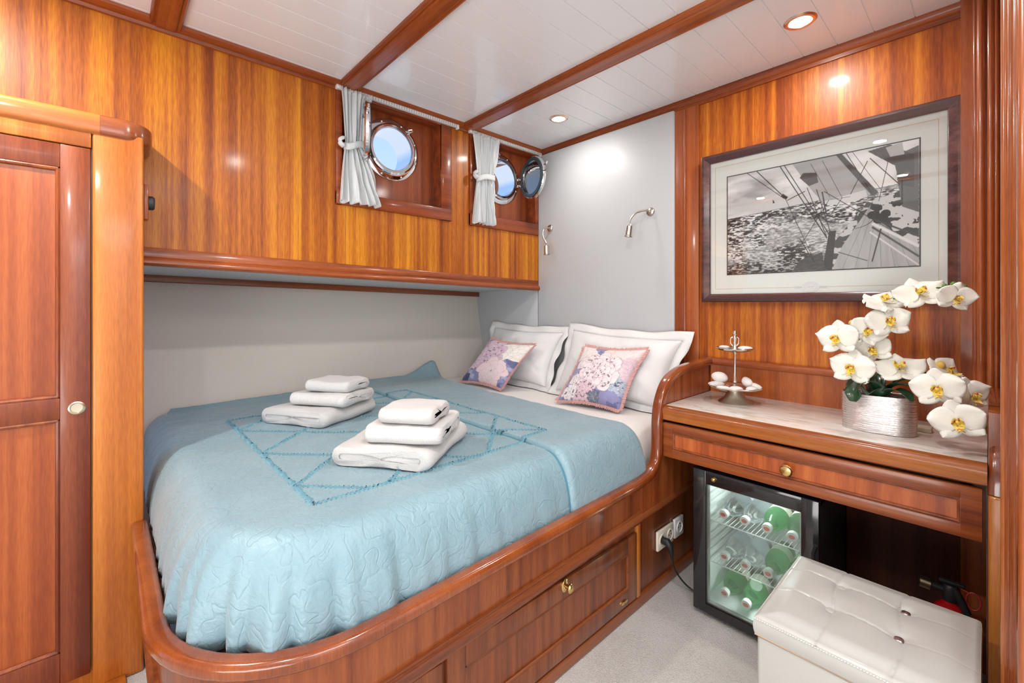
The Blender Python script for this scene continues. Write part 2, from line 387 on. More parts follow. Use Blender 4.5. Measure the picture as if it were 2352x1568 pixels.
# rest of the cabin, behind the photographer
m = MB(); m.box(1.35, 1.4, -1.6, 1.2, 0, CZ); m.box(.30, 1.4, 1.16, 1.21, 0, CZ); m.build('wall_right_outer', WHITE_GLOSS, **STR)
m = MB(); m.box(-2.0, 1.4, -1.65, -1.6, 0, CZ); m.build('wall_front', PAD, **STR)
m = MB(); m.box(-.905, -.86, 1.45, YH, 0, .02); 
# padded head panel
t = root('headboard_panel', (-1.5, YH, .6), 'pale grey padded leather panel behind the pillows, up to the ceiling', 'headboard')
m = MB(); m.box(XW+.003, -1.043, YH-.022, YH-.001, .45, 2.088, .01, 3); m.build('upper_pad', PAD, t)
m = MB(); m.box(-2.60, XW-.001, YH-.024, YH-.001, .45, 1.232, .006, 2); m.build('side_pad', PAD, t)

# ------------------------------------------------------------------ portholes and their recesses
def surround(n, R, y0, y1, z0, label):
    m = MB(); z1 = CZ-.02; D = .075
    m.box(XW-.004, XW+.012, y0, R[0], z0, z1, .003); m.box(XW-.004, XW+.012, R[1], y1, z0, z1, .003)
    m.box(XW-.004, XW+.013, y0, y1, z0, R[2], .004); m.box(XW-.004, XW+.012, R[0], R[1], R[3], z1, .003)
    # reveal
    q_ = .0015; m.box(XW-D, XW+.002, R[0]-.01, R[0]+q_, R[2], R[3]); m.box(XW-D, XW+.002, R[1]-q_, R[1]+.01, R[2], R[3]); m.box(XW-D, XW+.002, R[0], R[1], R[2]-.01, R[2]+q_); m.box(XW-D, XW+.002, R[0], R[1], R[3]-q_, R[3]+.01)
    m.build('trim_%d' % n, W_REDY2, **STR)
W_REDY2 = wood('mahogany_recess_frame', (.16, .028, .008), (.27, .052, .012), (.36, .085, .02), 'y', band=24)
surround(13, R1, .748, 1.366, 1.583, ''); surround(14, R2, 1.489, YH-.024, 1.577, '')
def porthole(n, cy, cz, R, sash_dir, hinge_side):
    XB = XW-.062
    t = root('window_%d' % n, (XB, cy, cz-.15), kind='structure')
    # wooden back of the recess with a round hole
    m = MB(); ns = 48
    outer = []
    for k in range(ns):
        a = 2*PI*k/ns; c, s = math.cos(a), math.sin(a); 
        hy = (R[1]+.01-cy) if c > 0 else (cy-R[0]+.01); hz = (R[3]+.01-cz) if s > 0 else (cz-R[2]+.01)
        q = min(hy/abs(c) if abs(c) > 1e-6 else 9, hz/abs(s) if abs(s) > 1e-6 else 9)
        outer.append((cy+c*q, cz+s*q))
    inner = [(cy+.112*math.cos(2*PI*k/ns), cz+.112*math.sin(2*PI*k/ns)) for k in range(ns)]
    vs = [(XB, *p) for p in outer] + [(XB, *p) for p in inner] + [(XB-.02, *p) for p in inner] + [(XB-.02, *p) for p in outer]
    fs = []
    for k in range(ns):
        j = (k+1) % ns
        for a, b in ((0, ns), (ns, 2*ns), (2*ns, 3*ns)): fs.append([a+k, a+j, b+j, b+k])
    m._add(vs, fs); m.build('recess_back', W_REDZ, t)
    Mx = Matrix.Translation((XB, cy, cz)) @ Matrix.Rotation(PI/2, 4, 'Y')   # lathe axis -> +x
    m = MB(); m.lathe([(.106, 0.0), (.152, 0.0), (.152, .006), (.146, .010), (.128, .012), (.126, .022), (.118, .028), (.108, .026), (.104, .018), (.104, 0)], M=Mx, n=64, closed=True)
    fl = m.build('flange_ring', CHROME, t)
    m = MB()
    for k in range(8):
        a = 2*PI*(k+.5)/8; m.ball((XB+.011, cy+.139*math.cos(a), cz+.139*math.sin(a)), .003, .006, .006, 10)
    m.build('screws', CHROME, fl)
    m = MB(); m.lathe([(.107, .02), (.107, -.13), (.103, -.13), (.103, .02)], M=Mx, n=64, closed=True); m.build('spigot_tube', CHROME, t)
    # dog (locking lug)
    a = math.radians(50) if hinge_side < 0 else math.radians(100)
    m = MB(); yy, zz = cy+.146*math.cos(a), cz+.146*math.sin(a)
    m.tube([(XB+.01, yy-.012, zz), (XB+.034, yy-.012, zz), (XB+.04, yy, zz+.004), (XB+.034, yy+.012, zz), (XB+.01, yy+.012, zz)], .0045, 8); m.ball((XB+.01, yy, zz), .012, .018, .009, 12)
    m.build('locking_dog', CHROME, t)
    # opened sash
    hy = cy + hinge_side*.150; hxp = XB+.03
    d = Vector((sash_dir[0], sash_dir[1], 0)).normalized(); nn_ = Vector((0, 0, 1)).cross(d)
    if hinge_side < 0: nn_ = -nn_
    c = Vector((hxp, hy, cz)) + d*.135
    F = Matrix(((d.x, 0, nn_.x, c.x), (d.y, 0, nn_.y, c.y), (0, 1, 0, c.z), (0, 0, 0, 1)))
    m = MB(); m.lathe([(.098, -.010), (.122, -.010), (.127, -.004), (.127, .008), (.118, .014), (.100, .012)], M=F, n=56, closed=True); sr = m.build('sash_ring', CHROME, t)
    m = MB(); m.lathe([(.099, -.0115), (.119, -.0115), (.119, -.015), (.099, -.015)], M=F, n=56, closed=True); m.build('gasket', RUBBER, sr)
    m = MB(); m.lathe([(1e-6, .002), (.100, .002), (.100, -.004), (1e-6, -.004)], M=F, n=48); m.build('pane', PANE_S, sr)
    m = MB(); m.box(min(hxp-.03, hxp), hxp, hy-.012, hy+.012, cz-.028, cz-.012, .002); m.box(hxp-.03, hxp, hy-.012, hy+.012, cz+.012, cz+.028, .002)
    m.tube([(hxp, hy, cz-.034), (hxp, hy, cz+.034)], .005, 10)
    e0 = Vector((hxp, hy, cz)); 
    for zz in (-.02, .02): m.tube([e0+Vector((0, 0, zz)), e0+d*.014+Vector((0, 0, zz))], .006, 8)
    p1 = c + d*.12 + Vector((0, 0, .05)); m.tube([p1, p1+d*.02, p1+d*.03+Vector((0, 0, .01))], .006, 8)
    m.build('hinge', CHROME, t)
    return t
PANE_S = thin_glass('sash_glass', (.55, .62, .66), .35)
porthole(1, 1.048, 1.908, R1, (.93, -.36), -1)
porthole(2, 1.772, 1.900, R2, (.98, -.20), 1)

# ------------------------------------------------------------------ curtains on their tracks
def track(y0, y1, z, label):
    t = root('curtain_track', (XW+.02, (y0+y1)/2, z), label, 'curtain track', 'white curtain tracks over the portholes')
    m = MB(); m.box(XW+.013, XW+.031, y0, y1, z-.010, z+.006, .002); m.build('rail', WPLAST, t)
    m = MB()
    for k in range(int((y1-y0)/.0135)): m.box(XW+.0302, XW+.0322, y0+.008+k*.0135, y0+.0115+k*.0135, z-.009, z+.005)
    m.build('glider_slots', mat('track_shadow_grey', (.45, .47, .50), .4), t)
    m = MB(); m.box(XW+.012, XW+.034, y1-.004, y1+.008, z-.018, z+.006, .003); m.build('end_stop', WPLAST, t); m = MB(); m.box(XW+.012, XW+.034, y0-.010, y0+.002, z-.012, z+.006, .003); m.build('end_stop', WPLAST, t)
track(.752, 1.392, 2.098, 'white curtain track above the porthole nearest the wardrobe')
track(1.484, 2.040, 2.096, 'white curtain track above the porthole nearest the headboard')
def curtain(y0, yt0, yb0, zt, ztie, zb, label, ph):
    # y0: top (a,b); yt0: tie (a,b); yb0: bottom (a,b)
    xc = XW+.034
    t = root('curtain', (xc, sum(y0)/2, zb), label, 'curtain', 'pale grey tied-back curtains')
    def f(u, v):
        z = zt+(zb-zt)*v; vt = (zt-ztie)/(zt-zb)
        if v < vt: q = (v/vt)**.8; a = y0[0]+(yt0[0]-y0[0])*q; b_ = y0[1]+(yt0[1]-y0[1])*q; amp = .0075+.002*(1-q)
        else: q = ((v-vt)/(1-vt))**.75; a = yt0[0]+(yb0[0]-yt0[0])*q; b_ = yt0[1]+(yb0[1]-yt0[1])*q; amp = .0075+.011*q
        nf = 5.2+2.2*(1-v)
        ph2 = ph+.8*math.sin(v*3+ph)+1.5*math.sin(2*PI*u*1.2+ph)
        y = a+(b_-a)*(u+.018*math.sin(2*PI*nf*u*1.0+ph2+1.2))
        x = xc+amp*math.sin(2*PI*nf*u+ph2) + .006*math.sin(2*PI*2.3*u+v*3) + amp*.2*math.sin(2*PI*13*u)
        z2 = z + (.004*math.sin(2*PI*nf*u+1)*q if v > vt else 0)
        return (max(x, XW+.016), y, z2)
    m = MB(); m.grid(f, 140, 48); m.build('drape', CURT, t, solid=.0018, weld=False)
    hm = MB(); hm.grid(lambda u, v: (f(u, 0)[0]*(1-0)+(.0015), f(u, 0)[1], zt+.010-.022*v), 140, 3); hm.build('heading_tape', CURT, t, solid=.002, weld=False)
    cy, hw = sum(yt0)/2, (yt0[1]-yt0[0])/2+.006
    m = MB()
    def g(u, v):
        a = 2*PI*u; return (xc+.004+.021*math.cos(a)*1.0, cy+hw*math.sin(a), ztie+.016-.030*v + .012*math.sin(a) + .004*math.sin(a*3+ph))
    m.grid(g, 40, 4, wrapu=True)
    def kn(u, v): a = 2*PI*v; return (xc+.012+.014*math.cos(a), cy-hw-.006-.012*math.sin(PI*u)*1.5+.004*math.cos(a*2), ztie+.022-.034*u+.008*math.sin(a))
    m.grid(kn, 8, 14)
    m.build('tieback', CURT, t, solid=.003)
curtain((.760, .905), (.778, .862), (.752, .950), 2.086, 1.845, 1.590, 'pale grey curtain tied back at the porthole nearest the wardrobe', .4)
curtain((1.500, 1.690), (1.522, 1.640), (1.494, 1.655), 2.080, 1.850, 1.590, 'pale grey curtain tied back at the porthole nearest the headboard', 2.1)

# ------------------------------------------------------------------ downlights
def downlight(x, y, label):
    t = root('downlight', (x, y, CZ), label, 'ceiling light', 'recessed downlights in the white ceiling')
    m = MB(); m.lathe([(.033, -.002), (.036, -.006), (.044, -.006), (.050, -.001), (.050, .002), (.033, .002)], (x, y, CZ), 40, closed=True); m.build('trim_ring', COPPER, t)
    m = MB(); m.lathe([(1e-6, -.001), (.034, -.001), (.034, -.0035), (1e-6, -.0035)], (x, y, CZ), 32); m.build('lamp_lens', LENS, t)
COPPER = mat('satin_gold_ring', (.85, .62, .48), .3, 1)
LENS = mat('lit_lamp_lens', (1, 1, 1), .4, emit=(1, .95, .86), estr=14)
downlight(-1.544, 1.761, 'small lit ceiling downlight near the headboard, above the pillows')
downlight(-.443, 1.769, 'lit ceiling downlight in front of the framed picture')
downlight(-1.43, -.38, 'lit ceiling downlight above the wardrobe'); downlight(-.443, -.38, 'lit ceiling downlight at the doorway')

# ================================================================== WARDROBE
XF = -1.78; YE = .086
t = root('wardrobe', (XF-.1, -.3, 0), 'tall mahogany wardrobe with a panelled door beside the foot of the bed', 'wardrobe')
m = MB()
m.box(XW+.002, XF-.022, -1.0, YE-.003, 0, 1.66)          # body
m.box(XF-.022, XF, -.030, YE, 0, 1.655, .006, 3)         # stile right of the door
m.box(XF-.022, XF, -1.0, -.032, 1.595, 1.655, .003)      # head rail
m.build('carcass', W_ORZ, t)
m = MB(); m.box(XF, XF+.058, -1.0, .044, 0, .016, .004); m.build('plinth', W_ORZ, t)
m = MB(); m.sweep([(XF-.012, -1.0, 1.668), (XF-.012, -.0135, 1.668)], (1, 0, 0), rrect(.040, .062, .014, 5)); mw = m
m = MB(); m.sweep([(XF-.012, -.013, 1.668)] + [(XF-.012-.055*(1-math.cos(a)), .045+.055*math.sin(a)-.01, 1.668) for a in [math.radians(10*k) for k in range(10)]] + [(XW+.012, .09, 1.668)],
    [(1, 0, 0)]*1 + [(math.cos(math.radians(10*k)), math.sin(math.radians(10*k)), 0) for k in range(10)] + [(0, 1, 0)], rrect(.040, .062, .014, 5))
m.build('top_moulding', wood('mahogany_moulding_end', (.16, .035, .012), (.26, .062, .018), (.36, .10, .03), 'y', band=22, rough=.22, coat=.6), t, label='darker rounded end piece of the top moulding')
mw.box(XW+.002, XF-.025, -1.0, .08, 1.655, 1.697); mw.build('top_moulding', W_ORY, t)
d = MB()
y1, y0 = -.034, -.66; zt, zb = 1.592, .06; st = .062
d.box(XF-.020, XF-.001, y1-st, y1, zb, zt, .002); d.box(XF-.020, XF-.001, y0, y0+st, zb, zt, .002)
d.box(XF-.020, XF-.001, y0+st, y1-st, zt-.066, zt, .002); d.box(XF-.020, XF-.001, y0+st, y1-st, .812, .872, .002); d.box(XF-.020, XF-.001, y0+st, y1-st, zb, zb+.09, .002)
dr = d.build('door', wood('mahogany_door_frame', (.13, .022, .007), (.21, .042, .011), (.31, .075, .02), band=18), t)
def bead_frame(m, x, ya, yb, za, zb_, r=.006):
    for (p, q) in (((x, ya, za), (x, yb, za)), ((x, ya, zb_), (x, yb, zb_)), ((x, ya, za), (x, ya, zb_)), ((x, yb, za), (x, yb, zb_))): m.tube([p, q], r, 8)
for za, zb_ in ((.872, zt-.066), (zb+.09, .812)):
    m = MB(); m.box(XF-.019, XF-.011, y0+st, y1-st, za, zb_); m.build('door_panel', W_DOOR, dr)
m = MB(); bead_frame(m, XF-.007, y0+st+.004, y1-st-.004, .876, zt-.070); bead_frame(m, XF-.007, y0+st+.004, y1-st-.004, zb+.094, .808); m.build('bead_moulding', W_REDZ, dr)
m = MB(); Mx = Matrix.Translation((XF-.001, y1-.028, .840)) @ Matrix.Rotation(PI/2, 4, 'Y')
m.lathe([(.0185, 0), (.0185, .003), (.015, .0045), (.0125, .001), (1e-5, .0006)], M=Mx, n=32, cap0=False); m.build('finger_pull', mat('worn_brass_pull', (.72, .66, .52), .25, 1), dr, label='round brass flush finger pull')
# small wooden box with a black dial on the wardrobe side
t = root('wall_thermostat', (-1.80, YE, 1.42), 'small wooden mount with a black round dial on the wardrobe side', 'dial')
m = MB(); m.box(-1.835, -1.795, YE, YE+.012, 1.405, 1.515, .002); m.build('wooden_mount', W_DOOR, t)
m = MB(); m.lathe([(.022, 0), (.022, .012), (.018, .016), (1e-5, .016)], n=24, M=Matrix.Translation((-1.815, YE+.012, 1.46)) @ Matrix.Rotation(-PI/2, 4, 'X')); m.build('dial', BLACKM, t)

# ================================================================== BED
# plan outline of the berth front: foot side, rounded corner, long side
def outline(off, n=14, ymax=1.50, xs=XF+.004):
    """points and outward normals; off is measured outward from the rail centre line"""
    XR, YF, RC = -.873+off, .076-off, .330+off
    P = [(xs, YF)]; Nn = [(0, -1)]
    k = 8
    for i in range(1, k+1): P.append((xs+(XR-RC-xs)*i/k, YF)); Nn.append((0, -1))
    for i in range(1, n+1):
        a = -PI/2+PI/2*i/n; P.append((XR-RC+RC*math.cos(a), YF+RC+RC*math.sin(a))); Nn.append((math.cos(a), math.sin(a)))
    k = 12
    for i in range(1, k+1): P.append((XR, YF+RC+(ymax-YF-RC)*i/k)); Nn.append((1, 0))
    return P, Nn
RZ = lambda y: .452 + .020*max(0, y-.1)
bed = root('bed_frame', (-1.7, 1.0, 0), 'built-in mahogany bed base with a rounded foot corner and drawers', 'bed')
P, Nn = outline(0)
scurve = spline([(-.878, 1.46, .480), (-.878, 1.515, .490), (-.878, 1.560, .520), (-.878, 1.578, .570), (-.878, 1.583, .690), (-.878, 1.605, .765), (-.878, 1.66, .828), (-.878, 1.76, .860), (-.876, 1.90, .871), (-.872, YH-.012, .878)], 6)
pts = [(x, y, RZ(y)) for x, y in P[:-1]] + scurve
sds = [(a, b_, 0) for a, b_ in Nn[:-1]] + [(1, 0, 0)]*len(scurve)
m = MB(); m.sweep(pts, sds, rrect(.042, .034, .013, 5)); m.build('cap_rail', wood('mahogany_cap_rail', (.16, .032, .006), (.25, .054, .010), (.34, .088, .016), 'z', band=7, rough=.2, coat=.8), bed)
# front panel below the rail
P, Nn = outline(-.008, ymax=1.47)
def wallstrip(P, z0f, z1f, th, Nn):
    m = MB(); n = len(P)
    vs = [(x, y, z0f(y)) for x, y in P] + [(x, y, z1f(y)) for x, y in P]
    Q = [(x-a*th, y-b_*th) for (x, y), (a, b_) in zip(P, Nn)]
    vs += [(x, y, z0f(y)) for x, y in Q] + [(x, y, z1f(y)) for x, y in Q]
    fs = []
    for i in range(n-1): fs += [[i, i+1, n+i+1, n+i], [2*n+i+1, 2*n+i, 3*n+i, 3*n+i+1], [n+i, n+i+1, 3*n+i+1, 3*n+i], [i, i+1, 2*n+i+1, 2*n+i]]
    fs += [[0, n, 3*n, 2*n], [n-1, 2*n-1, 4*n-1, 3*n-1]]
    m._add(vs, fs); return m
MZ = lambda y: .308+.036*max(0, y-.3)
wallstrip(P, lambda y: MZ(y)-.02, lambda y: RZ(y)-.012, .018, Nn).build('upper_side_panel', W_BROZ2 if False else wood('mahogany_berth_side', (.15, .033, .010), (.25, .06, .016), (.34, .095, .027), band=30), bed)
# solid end cheek rising to the desk fiddle
cheek = [(1.46, .34), (YH, .36)] + [(p.y, p.z-.012) for p in reversed(scurve)]
m = MB(); m.prism(cheek, 'x', -.893, -.870); m.build('end_cheek', wood('mahogany_cheek', (.17, .035, .01), (.28, .065, .016), (.38, .11, .03), band=26), bed)
# mid moulding
P, Nn = outline(-.004, ymax=YH)
pts = [(x, y, MZ(y)) for x, y in P]; sds = [(a, b_, 0) for a, b_ in Nn]
m = MB(); m.sweep(pts, sds, [(-.014, -.022), (.004, -.022), (.004, -.014), (.012, -.010), (.014, 0), (.010, .010), (.004, .012), (.004, .020), (-.014, .020)])
m.build('side_moulding', W_BROY, bed)
P, Nn = outline(-.024, ymax=YH)
wallstrip(P, lambda y: .002, lambda y: MZ(y)-.015, .016, Nn).build('lower_side_panel', W_BROZ, bed)
XS = -.873-.024
m = MB(); m.box(XS-.002, XS+.012, 1.452, 1.474, .045, MZ(1.46)-.02, .002); m.build('divider_strip', W_ORZ, bed, label='lighter vertical strip beside the sockets')
P2, N2 = outline(-.020, ymax=YH); P2 = P2[9+6:]; N2 = N2[9+6:]
m = MB(); m.sweep([(x, y, .022) for x, y in P2], [(a, b_, 0) for a, b_ in N2], rrect(.018, .040, .004, 3)); m.build('plinth', W_BROY, bed)
def drawer(y0, y1, z0, z1, knob, name='drawer', key=True):
    x0 = XS+.001; x1 = XS+.013; st = .055
    m = MB()
    zt0, zt1 = MZ(y0)-.022, MZ(y1)-.022
    m.box(x0, x1, y0, y0+st, z0, z1, .002); m.box(x0, x1, y1-st, y1, z0, z1, .002); m.box(x0, x1, y0+st, y1-st, z1-st, z1, .002); m.box(x0, x1, y0+st, y1-st, z0, z0+st, .002)
    f = m.build(name, W_BROZ, bed)
    m = MB(); m.box(x0, x0+.005, y0+st, y1-st, z0+st, z1-st); m.build('inset_panel', wood('mahogany_inset', (.12, .027, .009), (.21, .052, .015), (.29, .08, .024), band=34), f)
    m = MB(); bead_frame(m, x0+.008, y0+st+.003, y1-st-.003, z0+st+.003, z1-st-.003, .005); m.build('bead_moulding', W_BROY, f)
    if knob:
        ky, kz = knob; X = Matrix.Translation((x1, ky, kz)) @ Matrix.Rotation(PI/2, 4, 'Y')
        m = MB(); m.lathe([(.016, 0), (.016, .003), (.010, .006), (.006, .008), (.005, .016), (.0105, .020), (.0115, .025), (.008, .029), (1e-5, .030)], M=X, n=28, sx=1.25); m.build('knob', BRASS, f, label='polished brass knob')
    if key:
        m = MB(); X = Matrix.Translation((x1, key[0], key[1])) @ Matrix.Rotation(PI/2, 4, 'Y'); m.lathe([(.020, 0), (.020, .003), (.012, .004), (1e-5, .002)], M=X, n=28, sx=.32, sy=1); m.build('escutcheon', BRASS, f, label='small oval brass plate')
drawer(.604, 1.446, .050, .290, (1.035, .275), key=(1.36, .073))
drawer(.10+.30, .590, .050, .282, None, key=None)

# sockets on the berth side, next to the minibar
def socket(y0, y1, z0, z1, gangs, label, n0='power_socket'):
    t = root(n0, (XS+.001, (y0+y1)/2, z0), label, 'power socket')
    xx = XS+.001
    m = MB(); m.box(xx, xx+.012, y0, y1, z0, z1, .004, 3); m.build('cover_plate', CREAMPL if gangs > 1 else WPLAST, t)
    for k in range(gangs):
        cy = y0+(y1-y0)*(k+.5)/gangs; cz = (z0+z1)/2; X = Matrix.Translation((xx+.012, cy, cz)) @ Matrix.Rotation(PI/2, 4, 'Y')
        m = MB(); m.lathe([(.024, 0), (.024, .0035), (.021, .0035), (.019, .0008), (1e-5, .0008)], M=X, n=28, cap0=False); f = m.build('socket_insert', CREAMPL if gangs > 1 else WPLAST, t)
        m = MB()
        for dz in (-.009, .009): m.lathe([(.0028, 0), (.0028, .0006), (1e-5, .0006)], M=Matrix.Translation((xx+.0129, cy+dz, cz)) @ Matrix.Rotation(PI/2, 4, 'Y'), n=10)
        m.tube([(xx+.0129, cy, cz+.015), (xx+.017, cy, cz+.015)], .0018, 8)
        m.build('pin_holes', BLACKM, f)
    return t
socket(1.600, 1.726, .158, .236, 2, 'cream double power socket with a black plug in it')
socket(1.738, 1.814, .160, .240, 1, 'white single power socket, closest to the minibar')
# ------------------------------------------------------------------ mattress
HX0 = -2.475
t = root('mattress', (-1.7, 1.1, .2), 'mattress under a fitted cream white sheet on the bed base', 'mattress')
def soft_block(xr, yf, rc, z0, top, R, drop):
    m = MB(); n = 60; pts = []
    L1 = 1.3; 
    prof = [(0, z0), (0, top-drop)] + [(R*(1-math.cos(a)), top-drop+drop*math.sin(a)) for a in [PI/2*k/10 for k in range(1, 11)]]
    ring = [(xr-rc+rc*math.cos(a), yf+rc+rc*math.sin(a), math.cos(a), math.sin(a)) for a in [-PI/2+PI/2*k/16 for k in range(17)]]
    seq = [(-2.44, yf, 0, -1), (-2.0, yf, 0, -1), (-1.6, yf, 0, -1)] + ring + [(xr, 1.0, 1, 0), (xr, 1.5, 1, 0), (xr, YH-.03, 1, 0)]
    vs = []
    for (x, y, a, b_) in seq:
        for d, z in prof: vs.append((x-a*d, y-b_*d, z))
        vs.append((-2.44, min(YH-.03, max(y-b_*R, yf+R)), top))
    k = len(prof)+1
    m._add(vs, [[i*k+j, (i+1)*k+j, (i+1)*k+j+1, i*k+j+1] for i in range(len(seq)-1) for j in range(k-1)])
    # part towards the slanting hull, and the head end
    m._add([(xr, YH-.03, z0), (xr, YH-.03, top-drop), (xr-R, YH-.03, top), (-2.44, YH-.03, top), (-2.44, YH-.03, z0)], [[0, 1, 2, 3, 4]])
    m._add([(-2.44, yf+R, top), (-2.44, YH-.03, top), (-2.44, YH-.03, z0), (-2.44, yf, z0), (-2.44, yf, top-drop)], [[0, 1, 2, 3, 4]])
    m._add([(-2.44, yf+R, top), (-2.44, YH-.03, top), (hx(top)+.004, YH-.03, top), (hx(top)+.004, yf+R, top)], [[0, 1, 2, 3]])
    return m
soft_block(-.932, .150, .29, .40, .630, .11, .15).build('mattress_body', SHEET, t, weld=False)
m = MB(); m.box(-2.36, -1.2, .42, YH-.05, .34, .395, .01); m.build('slatted_base', W_BROY, bed)

# ------------------------------------------------------------------ quilt
QT = .645
def qprof(d, R=.105, zlow=.450, top=QT):
    if d >= R: return top
    q = max(0., min(1., d/R)); return zlow+(top-zlow)*math.sqrt(max(0, 1-(1-q)**2.5))
def wr(x, y): 
    return float(.006*(fbm(x*5+9, y*5+3, 3)-.5) + .0035*(fbm(x*22, y*22, 2)-.5))
XE, YE2, RC2 = -.903, .108, .31
def quilt():
    m = MB(); ns = 420
    # outline
    L1 = (XE-RC2)-HX0; L2 = RC2*PI/2; L3 = 1.52-(YE2+RC2); Lt = L1+L2+L3
    pts = []
    for i in range(ns+1):
        s = Lt*i/ns
        if s < L1: p = (HX0+s, YE2); n_ = (0, 1)
        elif s < L1+L2: a = -PI/2+(s-L1)/RC2; p = (XE-RC2+RC2*math.cos(a), YE2+RC2+RC2*math.sin(a)); n_ = (-math.cos(a), -math.sin(a))
        else: p = (XE, YE2+RC2+s-L1-L2); n_ = (-1, 0)
        pts.append((p, n_, s))
    nd = 18; ni = 90; R = .105
    vs = []; sm = L1+L2/2
    for (p, n_, s) in pts:
        inn = (p[0]+n_[0]*R, p[1]+n_[1]*R)
        if s <= sm: tgt = (HX0, YE2+R+(1.52-YE2-R)*(s/sm))
        else: tgt = (HX0+(XE-R-HX0)*((s-sm)/(Lt-sm)), 1.52)
        if s < L1*.01: pass
        for j in range(nd):
            q = j/nd; d = R*(1-math.cos(q*PI/2))
            z = qprof(d)
            # loose gathered hem, strongest round the foot corner
            g = math.exp(-((s-(L1+L2*.55))/.32)**2); hem = (1-q)**2.2
            wob = (.010*math.sin(s*47+3*math.sin(s*6))+.008*math.sin(s*83+1)+.004*math.sin(s*139))*(g*1.05+.15)*hem
            z += (.014*float(fbm(s*9, 5.1, 3)) * hem*(1.0) - .004*hem)
            if j == 0: z -= .004
            vs.append((p[0]+n_[0]*(d+wob), p[1]+n_[1]*(d+wob), z+wr(p[0]+n_[0]*d, p[1]+n_[1]*d)*min(1, q*2+.3)))
        for j in range(ni+1):
            q = j/ni; x = inn[0]+(tgt[0]-inn[0])*q; y = inn[1]+(tgt[1]-inn[1])*q
            z = QT+wr(x, y)
            bk = max(0, (x-HX0)); z += .035*math.exp(-bk/.035)*(.5+.5*float(vnoise(y*7, 3)))
            vs.append((x, y, z))
    nv = nd+ni+1
    fs = [[i*nv+j, (i+1)*nv+j, (i+1)*nv+j+1, i*nv+j+1] for i in range(ns) for j in range(nv-1)]
    m._add(vs, fs); return m
qt = root('quilt', (-1.7, .85, .45), 'duck-egg blue quilted bedspread with a diamond pattern, covering most of the bed', 'bedspread')
q1 = quilt().build('quilt_body', QUILT, qt, solid=-.006)
def flap():
    m = MB()
    yl = lambda u: 1.082 + .006*math.sin(u*9)          # folded edge
    def yr(u): return 1.515 + .07*u - .02*math.sin(u*PI)  # front edge towards the pillows
    def f(u, v):
        # v: 0 hem on the rail side -> 1 at the hull; u across the fold
        w_ = v
        if w_ < .12: q = w_/.12; d = .110*(1-math.cos(q*PI/2)); x = XE+.006-d; z = qprof(d, .110, .455, QT)
        else: x = XE+.006-.110-(w_-.12)/.88*(XE+.006-.110-HX0-.004); z = QT
        vv = (XE-x)/(XE-HX0)
        e = min(1, u/.025)
        y = yl(vv)+(yr(vv)-yl(vv))*u
        puff = .017*math.sin(e*PI/2) - .004*(1-e)
        z += puff + wr(x, y) + .001
        if v < .12: x += .008*e
        z += (.075*math.exp(-((x-HX0)/.07)**2)*smooth(.55, 1, u) + .03*math.exp(-(x-HX0)/.05)) if v > .5 else 0
        if u > .97: z -= .010*(u-.97)/.03
        return (x, y, float(z))
    m.grid(f, 60, 150); return m
m = MB(); m.tube([(x_, 1.080+.006*math.sin((XE-x_)/(XE-HX0)*9), QT+.004+wr(x_, 1.08)) for x_ in [XE-.17-(XE-.17-HX0-.02)*k/60 for k in range(61)]], .0045, 8)  # dark teal tube stands in for the shaded line at the fold
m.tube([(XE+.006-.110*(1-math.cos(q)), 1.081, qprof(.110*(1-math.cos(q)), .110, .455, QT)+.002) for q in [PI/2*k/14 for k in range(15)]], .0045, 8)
m.build('fold_shade_line', RUFF, qt, label='dark teal line standing for the shade along the fold')
flap().build('folded_layer', QUILT, qt, solid=-.005, weld=False)
# ruffled trims: a square frame and a diagonal lattice inside it
def ruffle(m, p, q, step=.0042, zoff=0):
    p = Vector(p); q = Vector(q); Ln = (q-p).length; n = max(2, int(Ln/step)); d = (q-p)/Ln; s = Vector((-d.y, d.x))
    def g(u, v):
        c = p+(q-p)*u; t_ = u*Ln
        w_ = (v-.5)*.016; a = .0042*math.sin(t_*520+1.3*math.sin(t_*90)) + .002*math.sin(t_*1100)
        c = c + s*(w_+a*.9*(1 if v > .5 else -.7))
        zz = QT+.0045+wr(c.x, c.y)+zoff + .0048*math.sin(PI*v) + .0035*math.sin(t_*520*1.0+PI*v)
        if c.y > 1.078: zz += .0165
        return (c.x, c.y, zz)
    m.grid(g, n, 5)
fx0, fx1, fy0, fy1 = -2.15, -1.115, .372, 1.20
m = MB()
for a, b_ in (((fx0, fy0), (fx1, fy0)), ((fx1, fy0), (fx1, fy1)), ((fx1, fy1), (fx0, fy1)), ((fx0, fy1), (fx0, fy0))): ruffle(m, a, b_)
S = .345
for k in range(-4, 8):
    for sg in (1, -1):
        # line through (x0, fy0) with slope sg
        x0 = fx1-.145-S*k
        ts = [fy1-fy0]; 
        t0, t1 = 0, fy1-fy0
        # clip x in [fx0, fx1]
        if sg > 0: t0 = max(t0, fx0-x0); t1 = min(t1, fx1-x0)
        else: t0 = max(t0, x0-fx1); t1 = min(t1, x0-fx0)
        if t1-t0 > .03: ruffle(m, (x0+sg*t0, fy0+t0), (x0+sg*t1, fy0+t1))
m.build('ruffled_trim', mat('quilt_ruffle_satin', (.12, .285, .36), .5, sheen=.2), qt, label='raised teal ruffles in a diamond lattice', weld=False, sharp=80)

